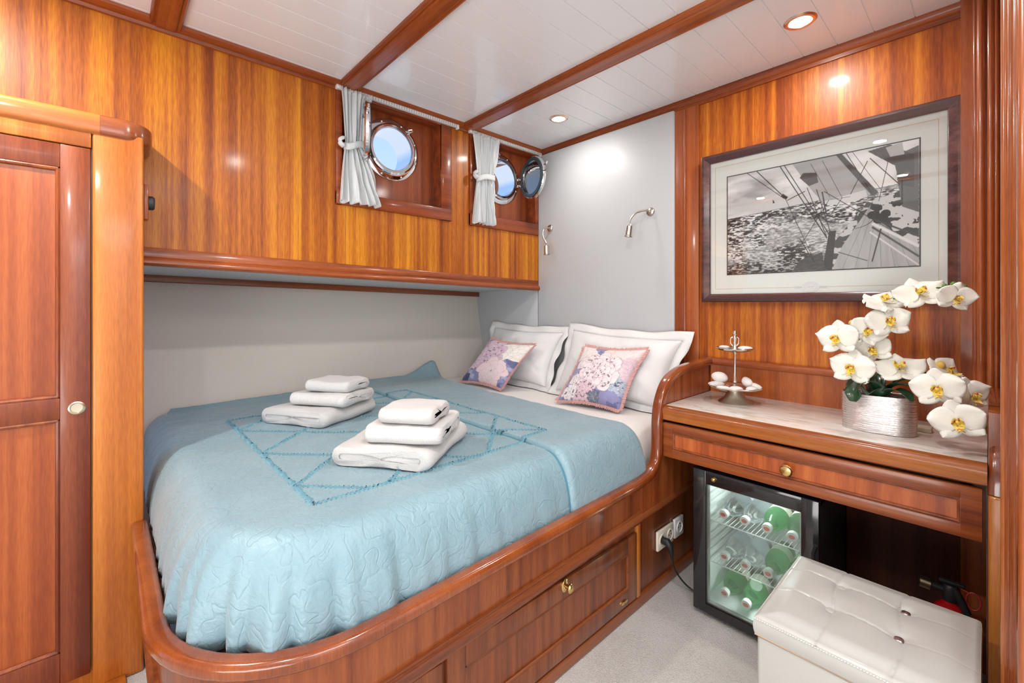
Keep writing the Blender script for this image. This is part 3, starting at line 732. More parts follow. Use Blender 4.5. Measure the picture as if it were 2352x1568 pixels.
# ------------------------------------------------------------------ towels
def towel_curve(w, th, layers=3):
    r = th/2*1.06; path = []
    z = th/2
    half = w/2-th*.9
    if layers == 3:   # envelope fold: outer layer wraps an inner tongue
        H = th*3.0
        path = [(half*.55, th/2)] + [(-half, th/2)]
        R = (H-th)/2
        for k in range(1, 12): a = -PI/2-PI*k/12; path.append((-half+R*math.cos(a), H/2+R*math.sin(a)))
        path.append((half, H-th/2))
        for k in range(1, 12): a = PI/2-PI*k/12; path.append((half+R*math.cos(a), H/2+R*math.sin(a)))
        path.append((half, th/2)); path.append((half*.62, th/2))
        inner = [(-half-R*.25, H/2), (half+R*.12, H/2)]
        return [path, inner], H
    H = th*2
    path = [(half, th/2), (-half, th/2)]
    for k in range(1, 10): a = -PI/2-PI*k/10; path.append((-half+th/2*math.cos(a), H/2+th/2*math.sin(a)))
    path.append((half, H-th/2))
    return [path], H
def ribbon(path, th, n=60):
    # resample, offset to a closed outline
    P = [Vector((a, b_)) for a, b_ in path]; seg = [0]
    for i in range(1, len(P)): seg.append(seg[-1]+(P[i]-P[i-1]).length)
    out = []
    for k in range(n+1):
        s = seg[-1]*k/n; i = 0
        while i < len(seg)-2 and seg[i+1] < s: i += 1
        f_ = (s-seg[i])/max(1e-9, seg[i+1]-seg[i]); out.append(P[i].lerp(P[i+1], f_))
    A, B = [], []
    for i, p in enumerate(out):
        t_ = (out[min(i+1, n)]-out[max(i-1, 0)]).normalized(); nn2 = Vector((-t_.y, t_.x))
        A.append(p+nn2*th*.5); B.append(p-nn2*th*.5)
    # rounded ends
    def endcap(c, frm, k=4):
        r_ = []; v0 = frm-c
        for j in range(1, k): a = PI*j/k; r_.append(c+Vector((v0.x*math.cos(a)-v0.y*math.sin(a), v0.x*math.sin(a)+v0.y*math.cos(a))))
        return r_
    cap1 = endcap(out[-1], A[-1]); 
    t_ = (out[-1]-out[-2]).normalized()
    if (cap1[1]-out[-1]).dot(t_) < 0: cap1 = [out[-1]*2-q for q in cap1][::-1]
    cap0 = endcap(out[0], B[0]); t_ = (out[0]-out[1]).normalized()
    if (cap0[1]-out[0]).dot(t_) < 0: cap0 = [out[0]*2-q for q in cap0][::-1]
    return A+cap1+B[::-1]+cap0
def towel(cx, cy, z, rot, w_, d_, th, front, label, material=TERRY, seed=0, group='folded towel'):
    """front=True: the layered ends face the viewer; False: the round fold faces the viewer"""
    m = MB(); curves, H = towel_curve(w_ if front else d_, th*1.04, 3)
    dep = d_ if front else w_
    R_ = Matrix.Translation((cx, cy, z)) @ Matrix.Rotation(rot, 4, 'Z')
    if not front: R_ = R_ @ Matrix.Rotation(PI/2, 4, 'Z')
    sec = 26
    for ci, c in enumerate(curves):
        poly = ribbon(c, th*1.04, 70); n = len(poly); vs = []
        cen = Vector((0, H/2))
        for k in range(sec+1):
            u = k/sec; y = (-.5+u)*dep
            e = min(u, 1-u)*dep; sh = 1-.0*e
            ins = .0
            if e < .022: ins = .011*(1-math.sqrt(max(0, 1-(1-e/.022)**2)))
            if ci == 1: y *= .985
            for i, p in enumerate(poly):
                q = p + (cen-p).normalized()*ins
                dx = .009*(float(vnoise(y*14+seed*3.1, q.x*10+seed))-.5); dz = .011*(float(fbm(y*16+seed*5.3, q.x*16+seed*2, 2))-.5)*(1 if q.y > th else .15)
                sag = -.004*(abs(q.x)/(w_/2))**3*(q.y/H)
                vs.append((q.x+dx + .004*math.sin(y*20+seed+ci*1.3), y+.003*(float(vnoise(i*.25, seed+2.))-.5), max(.0008, q.y+dz+sag)))
        fs = [[k*n+i, k*n+(i+1) % n, (k+1)*n+(i+1) % n, (k+1)*n+i] for k in range(sec) for i in range(n)]
        fs += [list(range(n))[::-1], [sec*n+i for i in range(n)]]
        m._add(vs, fs, R_)
    return m.build('towel', material, None, label, 'towel', group, sharp=70)
r1, r2 = math.radians(29), math.radians(36)
towel(-1.965, .690, .6515, r1, .31, .33, .0205, True, 'bottom folded bath towel of the stack further from the camera', seed=1)
towel(-1.925, .725, .7185, r1+.05, .26, .22, .0165, False, 'middle folded towel of the stack further from the camera', TERRYR, seed=2)
towel(-1.905, .735, .7720, r1+.02, .205, .15, .0145, False, 'top folded face towel of the stack further from the camera', seed=3)
towel(-1.325, .735, .6515, r2, .305, .36, .0205, True, 'bottom folded bath towel of the stack closer to the camera', seed=4)
towel(-1.262, .738, .7185, r2+.07, .235, .235, .0175, False, 'middle folded towel of the stack closer to the camera', TERRYR, seed=5)
towel(-1.240, .725, .7755, r2+.02, .175, .16, .0155, False, 'top folded face towel of the stack closer to the camera', seed=6)

# ------------------------------------------------------------------ pillows and cushions
def pillow_mesh(C, T, nu=60, nv=50, wrink=.010, seed=0, flange=0, pw=.42, sag=0):
    """C: bottom-left, bottom-right, top-right, top-left corners; T thickness; returns front/back closed mesh function"""
    C = [Vector(c) for c in C]
    nrm = (C[1]-C[0]).cross(C[3]-C[0]).normalized()
    def base(u, v):
        # pull the sides in a little so that the corners stand out
        uu = u + .035*(.5-u)*2*(1-(2*v-1)**2)*-1*0 
        p = (C[0]*(1-u)+C[1]*u)*(1-v)+(C[3]*(1-u)+C[2]*u)*v
        ex = (C[1]-C[0])*(-.05*(2*u-1)*(1-(2*v-1)**2)); ey = (C[3]-C[0])*(-.05*(2*v-1)*(1-(2*u-1)**2))
        return p+ex+ey
    def hgt(u, v):
        a = max(0, 1-abs(2*u-1)**2.6); b_ = max(0, 1-abs(2*v-1)**2.6); return (a*b_)**pw
    def f(side):
        def g(u, v):
            h = hgt(u, v); p = base(u, v)
            wv_ = wrink*(float(fbm(u*4+seed, v*3+seed*2, 3))-.5)*2*min(1, h*1.5) + wrink*.5*math.sin(14*(u+v)+seed)*min(1, h)*float(vnoise(u*3+seed, v*3))
            return p + nrm*(side*(T/2*h + (wv_ if side > 0 else 0)))
        return g
    return f, base, nrm
def white_pillow(C, T, label, seed, fl=.045):
    t = root('pillow', C[0], label, 'pillow', None)
    f, base, nrm = pillow_mesh(C, T, seed=seed, wrink=.012)
    m = MB(); m.grid(f(1), 60, 50); m.grid(f(-1), 60, 50); m.build('pillow_body', LINEN, t, sharp=80)
    C_ = [Vector(c) for c in C]; ce = sum(C_, Vector())/4; W_ = (C_[1]-C_[0]).length; Hh = (C_[3]-C_[0]).length
    ux = (C_[1]-C_[0]).normalized(); uy = (C_[3]-C_[0]).normalized()
    # flange: flat border strip round the pillow
    m = MB(); n = 50
    per = []
    for k in range(n): per.append((k/n, 0, 0, -1))
    for k in range(n): per.append((1, k/n, 1, 0))
    for k in range(n): per.append((1-k/n, 1, 0, 1))
    for k in range(n): per.append((0, 1-k/n, -1, 0))
    def g(a, b_):
        i = int(round(a*len(per))) % len(per); u, v, du, dv = per[i]
        if u in (0, 1) and v in (0, 1): du = 1 if u == 1 else -1; dv = 1 if v == 1 else -1
        p = base(u, v); q = p + ux*du*fl*(b_) + uy*dv*fl*b_
        droop = -.010*b_*math.sin(i*.31+seed)*1.0
        down = max(0, -dv)*b_
        q = q + nrm*(droop)
        q.z = max(q.z, .634+.003*b_); q.y = min(q.y, YH-.03) 
        return q
    m.grid(lambda a, b_: g(a, b_), len(per), 4, wrapu=True)
    m.build('flange', LINEN, t, solid=.003, sharp=80, weld=False)
    return t
white_pillow([(-2.36, 1.86, .655), (-1.74, 1.87, .655), (-1.715, 2.0, .965), (-2.34, 2.0, .975)], .15, 'white pillow standing in the corner by the hull wall', 1.3)
white_pillow([(-1.655, 1.86, .655), (-1.00, 1.87, .655), (-.975, 2.0, .965), (-1.64, 2.0, .985)], .16, 'white pillow standing against the headboard nearest the desk', 4.2)

def paint_flowers(U, V, spec, bgc):
    """U right, V up, 0..1 arrays -> colour array; petals are laid one over the other from the outside in"""
    A_ = lambda c: np.array(c)
    n = fbm(U*6, V*6, 4); col = np.ones(U.shape+(3,))*A_(bgc); col *= (.80+.4*n)[..., None]
    dk = smooth(.56, .64, fbm(U*8+20, V*8+11, 4)); col = col*(1-.6*dk[..., None])+A_(rgb(70, 78, 125))*.6*dk[..., None]
    lt = smooth(.60, .70, fbm(U*10+40, V*10+31, 4)); col = col*(1-.5*lt[..., None])+A_(rgb(205, 208, 228))*.5*lt[..., None]
    r_ = random.Random(3)
    wx = .022*(fbm(U*9, V*9, 3)-.5)*2; wy = .022*(fbm(U*9+30, V*9+17, 3)-.5)*2
    streak = fbm(U*70, V*70, 2)
    for (cx, cy, R, inner, outer, line, kind, sd) in spec:
        r_ = random.Random(sd*7)
        rings = ((.78, 9, .46), (.60, 8, .42), (.42, 7, .36), (.27, 6, .28), (.12, 4, .20)) if kind == 'peony' else ((.62, 6, .60), (.48, 6, .50), (.34, 5, .40), (.20, 4, .30), (.08, 3, .20))
        for ri, (rr, cnt, sz) in enumerate(rings):
            for k in range(cnt):
                a = 2*PI*(k+.5*ri)/cnt+r_.uniform(-.25, .25); px_, py_ = cx+R*rr*math.cos(a), cy+R*rr*math.sin(a)
                dx, dy = U-px_+wx, V-py_+wy
                t_ = dx*math.cos(a)+dy*math.sin(a); w_ = -dx*math.sin(a)+dy*math.cos(a)
                L_, W_ = R*sz*.62*r_.uniform(.85, 1.15), R*sz*.60*r_.uniform(.8, 1.2)
                q = (t_/L_)**2+(w_/W_)**2+.35*(fbm(U*22+sd*3+k, V*22+ri, 2)-.5)
                m_ = 1-smooth(.93, 1.02, q)
                tip = np.clip(.5+.5*t_/L_, 0, 1); g = r_.uniform(.0, .35)
                c = A_(inner)*(tip*(1-g)+g*.6)[..., None]+A_(outer)*(1-tip*(1-g)-g*.6)[..., None]
                base = smooth(.30, .0, tip)*.60; c = c*(1-base[..., None])+A_(line)*base[..., None]
                sk = smooth(.50, .62, fbm(w_*90/1.0+sd+50, t_*14+k+50, 2))*.28*(1-tip*.6); c = c*(1-sk[..., None])+A_(line)*sk[..., None]
                sh = smooth(1.35, 1.0, q)*(1-m_)*.30; col = col*(1-sh[..., None])+A_(line)*.6*sh[..., None]
                col = col*(1-m_[..., None])+c*m_[..., None]
        rr2 = np.hypot(U-cx+wx, V-cy+wy)/R
        dots = smooth(.70, .75, fbm(U*34+sd, V*34, 2))*(rr2 < (.9 if kind == 'peony' else .16)); col = col*(1-.8*dots[..., None])+A_(line)*.35*.8*dots[..., None]
    return np.clip(col, 0, 1)
PINK, CREAM, MAUVE, ROSE = rgb(222, 200, 212), rgb(240, 230, 228), rgb(120, 92, 128), rgb(205, 165, 188)
LAV = rgb(140, 140, 182)
def floral(C, T, label, spec, seed):
    t = root('throw_cushion', C[0], label, 'cushion', None)
    f, base, nrm = pillow_mesh(C, T, wrink=.004, seed=seed, pw=.5)
    NU = 190
    m = MB(); m.grid(f(1), NU, NU)
    o = m.build('cushion_front', vcol_mat('floral_print_velvet', .7, .25), t, weld=False, sharp=80)
    u = np.repeat(np.arange(NU)/(NU-1), NU); v = np.tile(np.arange(NU)/(NU-1), NU)
    c = paint_flowers(u, v, spec, LAV); ca = o.data.color_attributes.new('paint', 'FLOAT_COLOR', 'POINT')
    ca.data.foreach_set('color', np.concatenate([c, np.ones((len(u), 1))], 1).astype(np.float32).ravel())
    m = MB(); m.grid(f(-1), 30, 30); m.build('cushion_back', mat('mauve_backing', rgb(150, 130, 160), .8), t, weld=False, sharp=80)
    m = MB(); C_ = [Vector(c_) for c_ in C]; ux = (C_[1]-C_[0]).normalized(); uy = (C_[3]-C_[0]).normalized()
    r_ = random.Random(seed)
    for side in range(4):
        for k in range(95):
            q = (k+.5)/95
            u_, v_, d_ = ((q, 0, -uy), (1, q, ux), (q, 1, uy), (0, q, -ux))[side]
            p = base(u_, v_); ax = ux if side in (0, 2) else uy
            e = d_*(.014+.006*r_.random()) + ax*.004*(r_.random()-.5) + nrm*.006*(r_.random()-.4)
            a = ax*.0022; b_ = nrm*.0016
            p = p-d_*.003
            vs = [p-a-b_, p+a-b_, p+a+b_, p-a+b_, p+e-a-b_, p+e+a-b_, p+e+a+b_, p+e-a+b_]
            for w_ in vs: w_.z = max(w_.z, .632)
            m._add(vs, [[0, 1, 5, 4], [1, 2, 6, 5], [2, 3, 7, 6], [3, 0, 4, 7], [4, 5, 6, 7]])
    m.build('fringe', mat('dusty_pink_fringe', rgb(206, 160, 155), .85), t, weld=False)
    return t
floral([(-2.275, 1.655, .650), (-1.895, 1.668, .650), (-1.775, 1.815, .900), (-2.140, 1.80, .915)], .11, 'floral throw cushion with pink fringe, left one, leaning on the corner pillow',
       [(.80, .85, .34, rgb(245, 240, 232), rgb(235, 230, 225), rgb(180, 170, 180), 'rose', 1.), (.30, .60, .42, PINK, ROSE, MAUVE, 'peony', 2.), (.66, .25, .34, rgb(235, 205, 210), CREAM, rgb(205, 175, 185), 'rose', 3.2), (.12, .06, .10, rgb(60, 70, 110), rgb(70, 80, 110), rgb(30, 40, 60), 'rose', 4.)], 11)
floral([(-1.480, 1.680, .650), (-1.150, 1.735, .650), (-1.095, 1.880, .922), (-1.435, 1.845, .915)], .11, 'floral throw cushion with pink fringe, right one, nearest the desk',
       [(.12, .88, .22, CREAM, CREAM, ROSE, 'rose', .3), (.80, .92, .36, rgb(235, 210, 208), CREAM, rgb(205, 170, 178), 'rose', 1.), (.86, .55, .26, rgb(210, 180, 195), CREAM, rgb(170, 140, 165), 'rose', 2.1),
        (.88, .33, .13, rgb(200, 210, 220), rgb(150, 165, 190), rgb(70, 85, 115), 'peony', 5.), (.45, .50, .40, CREAM, PINK, MAUVE, 'peony', 3.), (.40, .14, .20, PINK, rgb(232, 200, 205), MAUVE, 'peony', 4.), (.16, .12, .12, rgb(240, 236, 236), rgb(225, 220, 228), rgb(80, 70, 100), 'peony', 6.), (.58, .08, .10, rgb(60, 70, 100), rgb(190, 200, 210), rgb(40, 50, 75), 'peony', 7.)], 23)

# ================================================================== READING LAMPS
def reading_lamp(mx, mz, hx_, hy_, hz_, mid, label, tilt):
    yb = YH-.022
    t = root('reading_lamp', (mx, yb, mz), label, 'reading lamp')
    X = Matrix.Translation((mx, yb, mz)) @ Matrix.Rotation(PI/2, 4, 'X')
    m = MB(); m.lathe([(.022, 0), (.022, .006), (.019, .010), (.008, .013), (.006, .020), (1e-5, .021)], M=X, n=28); m.build('wall_mount', STEEL, t)
    m = MB(); p = [(mx, yb-.018, mz)] + mid + [(hx_-tilt[0]*.026, hy_-tilt[1]*.026, hz_+.036)]
    sp_ = spline(p, 14); m.tube(sp_, [.0042+.0007*(i % 2) for i in range(len(sp_))], 10); m.build('gooseneck', STEEL, t)
    m = MB(); D = Vector((tilt[0], tilt[1], -1)).normalized(); Rm = Vector((0, 0, -1)).rotation_difference(D).to_matrix().to_4x4()
    M_ = Matrix.Translation((hx_, hy_, hz_)) @ Rm
    m.lathe([(1e-5, .030), (.007, .029), (.0085, .024), (.015, .021), (.016, -.026), (.0195, -.029), (.0195, -.034), (.0155, -.034), (.012, -.026), (1e-5, -.024)], M=M_, n=28); m.build('lamp_head', STEEL, t)
    m = MB(); m.lathe([(1e-5, -.0245), (.0115, -.0265)], M=M_, n=20); m.build('lens', WPLAST, t)
reading_lamp(-1.855, 1.610, -1.82, 1.965, 1.470, [(-1.862, YH-.075, 1.600), (-1.85, YH-.095, 1.550)], 'brushed steel gooseneck reading lamp next to the porthole corner', (.05, 0))
reading_lamp(-1.167, 1.607, -1.236, 1.950, 1.512, [(-1.180, YH-.05, 1.612), (-1.212, YH-.085, 1.600), (-1.232, YH-.105, 1.570)], 'brushed steel gooseneck reading lamp above the right pillow', (-.12, -.05))

# ================================================================== FRAMED PICTURE
t = root('framed_picture', (-.48, YH, 1.14), 'large framed black and white sailing photograph with a pale grey mount', 'picture')
PX0, PX1, PZ0, PZ1, PY = -.898, -.055, 1.147, 1.812, 2.022     # outer edges, front plane
m = MB(); FW = .036
prof = [(0, .032), (0, -.004), (.004, -.008), (.012, -.008), (FW-.004, .002), (FW, .006), (FW, .012), (.02, .032)]   # (inward, towards wall)
cor4 = [(PX0, PZ0, 1, 1), (PX1, PZ0, -1, 1), (PX1, PZ1, -1, -1), (PX0, PZ1, 1, -1)]
vs = [(x+sx*a, PY+b_, z+sz*a) for (x, z, sx, sz) in cor4 for (a, b_) in prof]; n = len(prof)
m._add(vs, [[i*n+k, i*n+(k+1) % n, ((i+1) % 4)*n+(k+1) % n, ((i+1) % 4)*n+k] for i in range(4) for k in range(n)])
m.build('frame', wood('dark_walnut_frame', (.045, .018, .018), (.085, .034, .032), (.14, .058, .05), 'x', band=30, rough=.22, coat=.5), t, sharp=20)
m = MB(); m.box(PX0+.02, PX1-.02, PY+.014, PY+.020, PZ0+.02, PZ1-.02); m.build('mount_board', mat('pale_grey_mount', (.83, .845, .82), .7), t)
m = MB(); a = PY+.0135; lx0, lx1, lz0, lz1 = -.842, -.112, 1.205, 1.755
for (x0, x1, z0, z1) in ((lx0, lx1, lz0, lz0+.0012), (lx0, lx1, lz1-.0012, lz1), (lx0, lx0+.0012, lz0, lz1), (lx1-.0012, lx1, lz0, lz1)): m.box(x0, x1, a-.0004, a+.001, z0, z1)
m.build('gold_line', mat('gold_ruled_line', rgb(214, 180, 130), .4), t)
IX0, IX1, IZ0, IZ1 = -.788, -.160, 1.270, 1.702
m = MB(); 
for (x0, x1, z0, z1) in ((IX0-.004, IX1+.004, IZ0-.004, IZ0), (IX0-.004, IX1+.004, IZ1, IZ1+.004), (IX0-.004, IX0, IZ0, IZ1), (IX1, IX1+.004, IZ0, IZ1)): m.box(x0, x1, a-.0006, a+.001, z0, z1)
m.build('window_bevel', mat('dark_bevel', (.04, .03, .03), .5), t)
# painted print
NX, NZ = 470, 322
def sail_print():
    u = np.linspace(0, 1, NX)[:, None]*np.ones((1, NZ)); v = np.ones((NX, 1))*np.linspace(1, 0, NZ)[None, :]   # v: 0 top, 1 bottom
    A = NX/NZ
    hor = .435-.11*u
    sky = .66+.35*smooth(.3, .75, fbm(u*4+1, v*7+3, 5))-.18*smooth(.55, .75, fbm(u*5+9, v*9+2, 4)) + .12*u
    sea = .08+.92*smooth(.40, .64, fbm(u*62+3*v, v*120, 5)*.72+fbm(u*8, v*16, 3)*.28) ; foam = smooth(.46, .70, fbm(u*5+4, v*9+8, 5)+.25*np.exp(-((v-.68-.05*np.sin(u*9))/.14)**2)-.12*(u < .1))
    fine = fbm(u*60, v*90, 3); sea = sea*(1-foam*.7)+(.62+.5*(fine-.5))*foam*.7; sea = sea*(1-.45*smooth(.78, 1.0, v))
    img = np.where(v < hor, sky, sea)
    img = np.where(np.abs(v-hor) < .003, .35, img)
    def poly(P, val, soft=None):
        nonlocal img
        ins = np.zeros(u.shape, bool); n = len(P)
        for i in range(n):
            (x1, y1), (x2, y2) = P[i], P[(i+1) % n]
            c = ((y1 > v) != (y2 > v)) & (u < (x2-x1)*(v-y1)/((y2-y1) if abs(y2-y1) > 1e-9 else 1e-9)+x1); ins ^= c
        img = np.where(ins, val, img)
    def line(x1, y1, x2, y2, w_, val=.1, cv=0):
        nonlocal img
        dx, dy = (x2-x1)*A, y2-y1; L_ = math.hypot(dx, dy); s = ((u-x1)*A*dx+(v-y1)*dy)/L_**2
        d = np.abs((u-x1)*A*dy-(v-y1)*dx + cv*L_*np.clip(s, 0, 1)*(1-np.clip(s, 0, 1)))/L_
        k = (1-smooth(w_*.32, w_*.85, d))*((s > 0) & (s < 1)); img = img*(1-k)+val*k
    wood_ = .60+.12*(fbm(u*60, v*6, 3)-.5)
    # sails
    poly([(.40, 0), (.63, 0), (.79, .36), (.74, .40), (.56, .39), (.50, .26)], .50+.1*fbm(u*5, v*30, 3))
    poly([(.46, .10), (.53, .12), (.54, .21), (.49, .23), (.44, .14)], .22)
    poly([(.56, .39), (.77, .34), (.78, .40), (.70, .43), (.60, .43)], .74)
    poly([(.63, 0), (.66, 0), (.83, .38), (.80, .40)], .20)
    # deck
    poly([(.78, .45), (.70, .62), (.62, .85), (.60, 1), (1, 1), (1, .80), (.82, .60), (.80, .46)], wood_*.92)
    for k in range(9): line(.79-.006*k+.02*k, .50, .66+.06*k, 1.0, .0025, .35)
    poly([(.78, .44), (.80, .46), (.66, .80), (.61, 1), (.565, 1), (.60, .80)], .18+.5*smooth(.5, .6, fbm(u*40, v*40, 2)))
    poly([(.595, .66), (.63, .66), (.61, 1.0), (.56, 1.0)], .12)
    poly([(.40, 1), (.44, .90), (.56, .84), (.575, 1.0)], .12+.12*fine)
    # far rail, deckhouse and crew in silhouette
    poly([(.80, .44), (1, .36), (1, .86), (.90, .72), (.82, .60), (.79, .50)], np.where(fbm(u*22+3, v*22, 4) > .50, .10, .72))
    poly([(.90, .10), (1, .05), (1, .58), (.93, .52), (.91, .30)], .28)
    poly([(.78, .02), (.88, .0), (.98, .12), (.98, .38), (.92, .34), (.90, .18)], .22)
    poly([(.86, .02), (.93, 0), (.94, .10), (.88, .10)], .62)
    for cx, cy, r in ((.80, .56, .030), (.83, .60, .035), (.86, .56, .03)):
        img = np.where(((u-cx)*A)**2+(v-cy)**2 < r*r*1.2, .08, img)
    for (x1, y1, x2, y2, w_, val) in ((.80, .63, 1, .85, .018, .85), (.80, .66, 1, .93, .012, .16), (.79, .70, 1, 1, .010, .8), (.81, .60, 1, .77, .012, .15), (.84, .68, .80, .95, .008, .1), (.64, .85, .78, .94, .006, .2)):
        line(x1, y1, x2, y2, w_, val)
    # rigging
    for (x1, y1, x2, y2, w_) in ((.13, .0, .355, .31, .005), (.19, 0, .345, .28, .007), (.34, .27, .37, .31, .022), (.36, .31, .52, .92, .004), (.33, 0, .585, .72, .007), (.355, 0, .60, .70, .006), (.48, .24, .585, .72, .005), (.53, .27, .60, .66, .005),
                                 (.57, .30, .90, .72, .005), (.595, .38, .40, .88, .004), (.44, .70, .52, .93, .006), (.47, .27, .37, .33, .006), (.68, .0, .80, .38, .005), (.71, .0, .84, .36, .003), (.78, .10, .70, .36, .005), (.79, .08, .92, .34, .006), (.87, .14, .83, .45, .004), (.93, .3, .93, .5, .008),
                                 (.56, .30, .58, .50, .008), (.60, .38, .70, .38, .004), (.66, .38, .60, .52, .004), (.50, .03, .60, .36, .003), (.56, .02, .66, .38, .003)): line(x1, y1, x2, y2, w_)
    line(.57, .38, .66, .60, .006, .1, .35); line(.80, .46, .72, .66, .005, .12, -.3)
    poly([(.288, .30), (.300, .335), (.286, .34)], .12)
    img = np.clip(img, .0, 1); img = (.35*img+.65*(img*img*(3-2*img)))**1.25
    img = img*.95+.004
    return np.stack([img*1.02, img, img*1.0], -1)
U_ = [IX0+(IX1-IX0)*i/(NX-1) for i in range(NX)]; V_ = [IZ0+(IZ1-IZ0)*j/(NZ-1) for j in range(NZ)]
me = bpy.data.meshes.new('photo_print'); vs = [(x+.474, 0, z-1.486) for x in U_ for z in V_]
me.from_pydata(vs, [], [(i*NZ+j, (i+1)*NZ+j, (i+1)*NZ+j+1, i*NZ+j+1) for i in range(NX-1) for j in range(NZ-1)])
ca = me.color_attributes.new('paint', 'FLOAT_COLOR', 'POINT'); c = sail_print().reshape(-1, 3)
ca.data.foreach_set('color', np.concatenate([c, np.ones((len(c), 1))], 1).astype(np.float32).ravel()); me.materials.append(vcol_mat('monochrome_photo', .5))
o = bpy.data.objects.new('photo_print', me); SC.collection.objects.link(o); o.parent = t; o.location = Vector((-.474, PY+.0132, 1.486))-WL[t]
# embossed oval crest with side ribbons on the mount
m = MB(); cxp, czp = -.474, 1.2055
X = Matrix.Translation((cxp, PY+.0134, czp)) @ Matrix.Rotation(PI/2, 4, 'X')
m.lathe([(.027, 0), (.027, .0012), (.0255, .002), (.024, .0012), (.0175, .0012), (.0165, .002), (.0155, .0010), (1e-5, .0010)], M=X, n=40, sx=1.05, sy=.80)
m.box(cxp-.056, cxp-.026, PY+.0118, PY+.0134, czp-.006, czp+.0055, .0005); m.box(cxp+.026, cxp+.056, PY+.0118, PY+.0134, czp-.006, czp+.0055, .0005)
m.build('embossed_crest', mat('crest_white', (.80, .80, .80), .5), t)
m = MB(); 
for k in range(5): m.tube([(cxp-.010+.005*k, PY+.0120, czp-.002), (cxp-.0085+.005*k, PY+.0120, czp+.003+.001*(k % 2))], .0006, 5)
for k in range(9): m.box(cxp-.0535+.0028*k, cxp-.0520+.0028*k, PY+.0114, PY+.012, czp-.003, czp+.002); m.box(cxp+.0285+.0028*k, cxp+.0300+.0028*k, PY+.0114, PY+.012, czp-.003, czp+.002)
for k in range(26):
    a = 2*PI*k/26; m.box(cxp+.0213*math.cos(a)-.0006, cxp+.0213*math.cos(a)+.0006, PY+.0116, PY+.0126, czp+.0166*math.sin(a)-.0008, czp+.0166*math.sin(a)+.0008)
m.build('crest_lettering', mat('crest_grey', (.50, .50, .52), .5), t)
m = MB(); m.box(PX0+.03, PX1-.03, PY+.0095, PY+.0105, PZ0+.03, PZ1-.03); m.build('glazing', PICGLASS, t)

# ================================================================== DESK
YD = 1.588
t = root('dressing_table', (-.43, 1.8, 0), 'built-in mahogany dressing table with a pale marble top and one wide drawer', 'desk')
m = MB(); m.sweep([(-.868, YD+.016, .715), (-.002, YD+.016, .715)], (0, -1, 0), [(-.016, -.026), (.010, -.026), (.014, -.022), (.014, -.006), (.018, .002), (.018, .014), (.012, .024), (.006, .0265), (-.016, .0265)]); m.build('front_edge', W_DRAWX2 if False else wood('mahogany_desk_edge', (.19, .045, .008), (.33, .09, .014), (.46, .155, .028), 'x', band=26), t)
m = MB(); m.box(-.866, -.002, YD+.028, 2.042, .715, .7405, .001); m.build('marble_top', MARBLE, t)
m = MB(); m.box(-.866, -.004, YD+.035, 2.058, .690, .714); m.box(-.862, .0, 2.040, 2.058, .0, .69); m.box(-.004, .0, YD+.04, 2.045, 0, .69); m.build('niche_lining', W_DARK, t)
m = MB(); m.box(-.866, .002, 2.040, 2.0605, .715, .872); m.box(.0, .02, 1.62, 2.05, .70, .868); m.build('fiddle_back', W_BACK2 if False else wood('mahogany_fiddle_board', (.22, .045, .008), (.36, .085, .014), (.48, .15, .03), band=20), t)
m = MB(); m.sweep([(-.890, 2.046, .878), (.02, 2.046, .872)], (0, -1, 0), rrect(.036, .030, .011, 4)); m.build('fiddle_rail', W_REDX, t)
# right-hand end: rail that comes down in front like the one at the berth
sc2 = spline([(.020, 2.045, .872), (.020, 1.93, .868), (.020, 1.80, .858), (.020, 1.70, .830), (.020, 1.635, .778), (.020, 1.606, .725), (.019, 1.598, .672)], 6)
m = MB(); m.sweep(sc2, (1, 0, 0), rrect(.042, .034, .012, 5)); m.build('end_rail', wood('mahogany_end_rail', (.12, .028, .010), (.22, .05, .014), (.34, .09, .025), band=20, rough=.18, coat=.9), t)
m = MB(); m.box(-.001, .041, 1.580, 1.612, 0, .673, .008, 3); m.build('end_post', wood('mahogany_end_post', (.30, .09, .015), (.48, .16, .025), (.60, .24, .05), band=22), t)
# drawer
DX0, DX1, DZ0, DZ1 = -.858, -.010, .549, .680
DYF = YD+.002; st = .036
m = MB(); m.box(DX0, DX0+st+.004, DYF, DYF+.02, DZ0, DZ1, .002); m.box(DX1-st-.004, DX1, DYF, DYF+.02, DZ0, DZ1, .002)
m.box(DX0+st, DX1-st, DYF, DYF+.02, DZ1-st*.95, DZ1, .002); m.box(DX0+st, DX1-st, DYF, DYF+.02, DZ0, DZ0+st*.95, .002)
m.box(DX0+.02, DX1-.02, DYF+.02, 2.0, DZ0+.004, DZ0+.02)
dw = m.build('drawer', W_DRAWX, t)
m = MB(); m.box(DX0+st, DX1-st, DYF+.010, DYF+.016, DZ0+st*.9, DZ1-st*.9); m.build('inset_panel', W_DRAW, dw)
m = MB()
for z in (DZ0+st*.95+.003, DZ1-st*.95-.003): m.tube([(DX0+st+.004, DYF+.007, z), (DX1-st-.004, DYF+.007, z)], .004, 8)
for x in (DX0+st+.005, DX1-st-.005): m.tube([(x, DYF+.007, DZ0+st*.95), (x, DYF+.007, DZ1-st*.95)], .004, 8)
m.build('bead_moulding', W_BROY, dw)
m = MB(); X = Matrix.Translation((-.434, DYF+.010, .612)) @ Matrix.Rotation(PI/2, 4, 'X')
m.lathe([(.009, 0), (.007, .008), (.0085, .012), (.0165, .015), (.0185, .019), (.0185, .023), (.0150, .026), (.0145, .0275), (.0115, .0285), (1e-5, .0290)], M=X, n=36); m.build('knob', BRASS, dw, label='round turned brass knob')

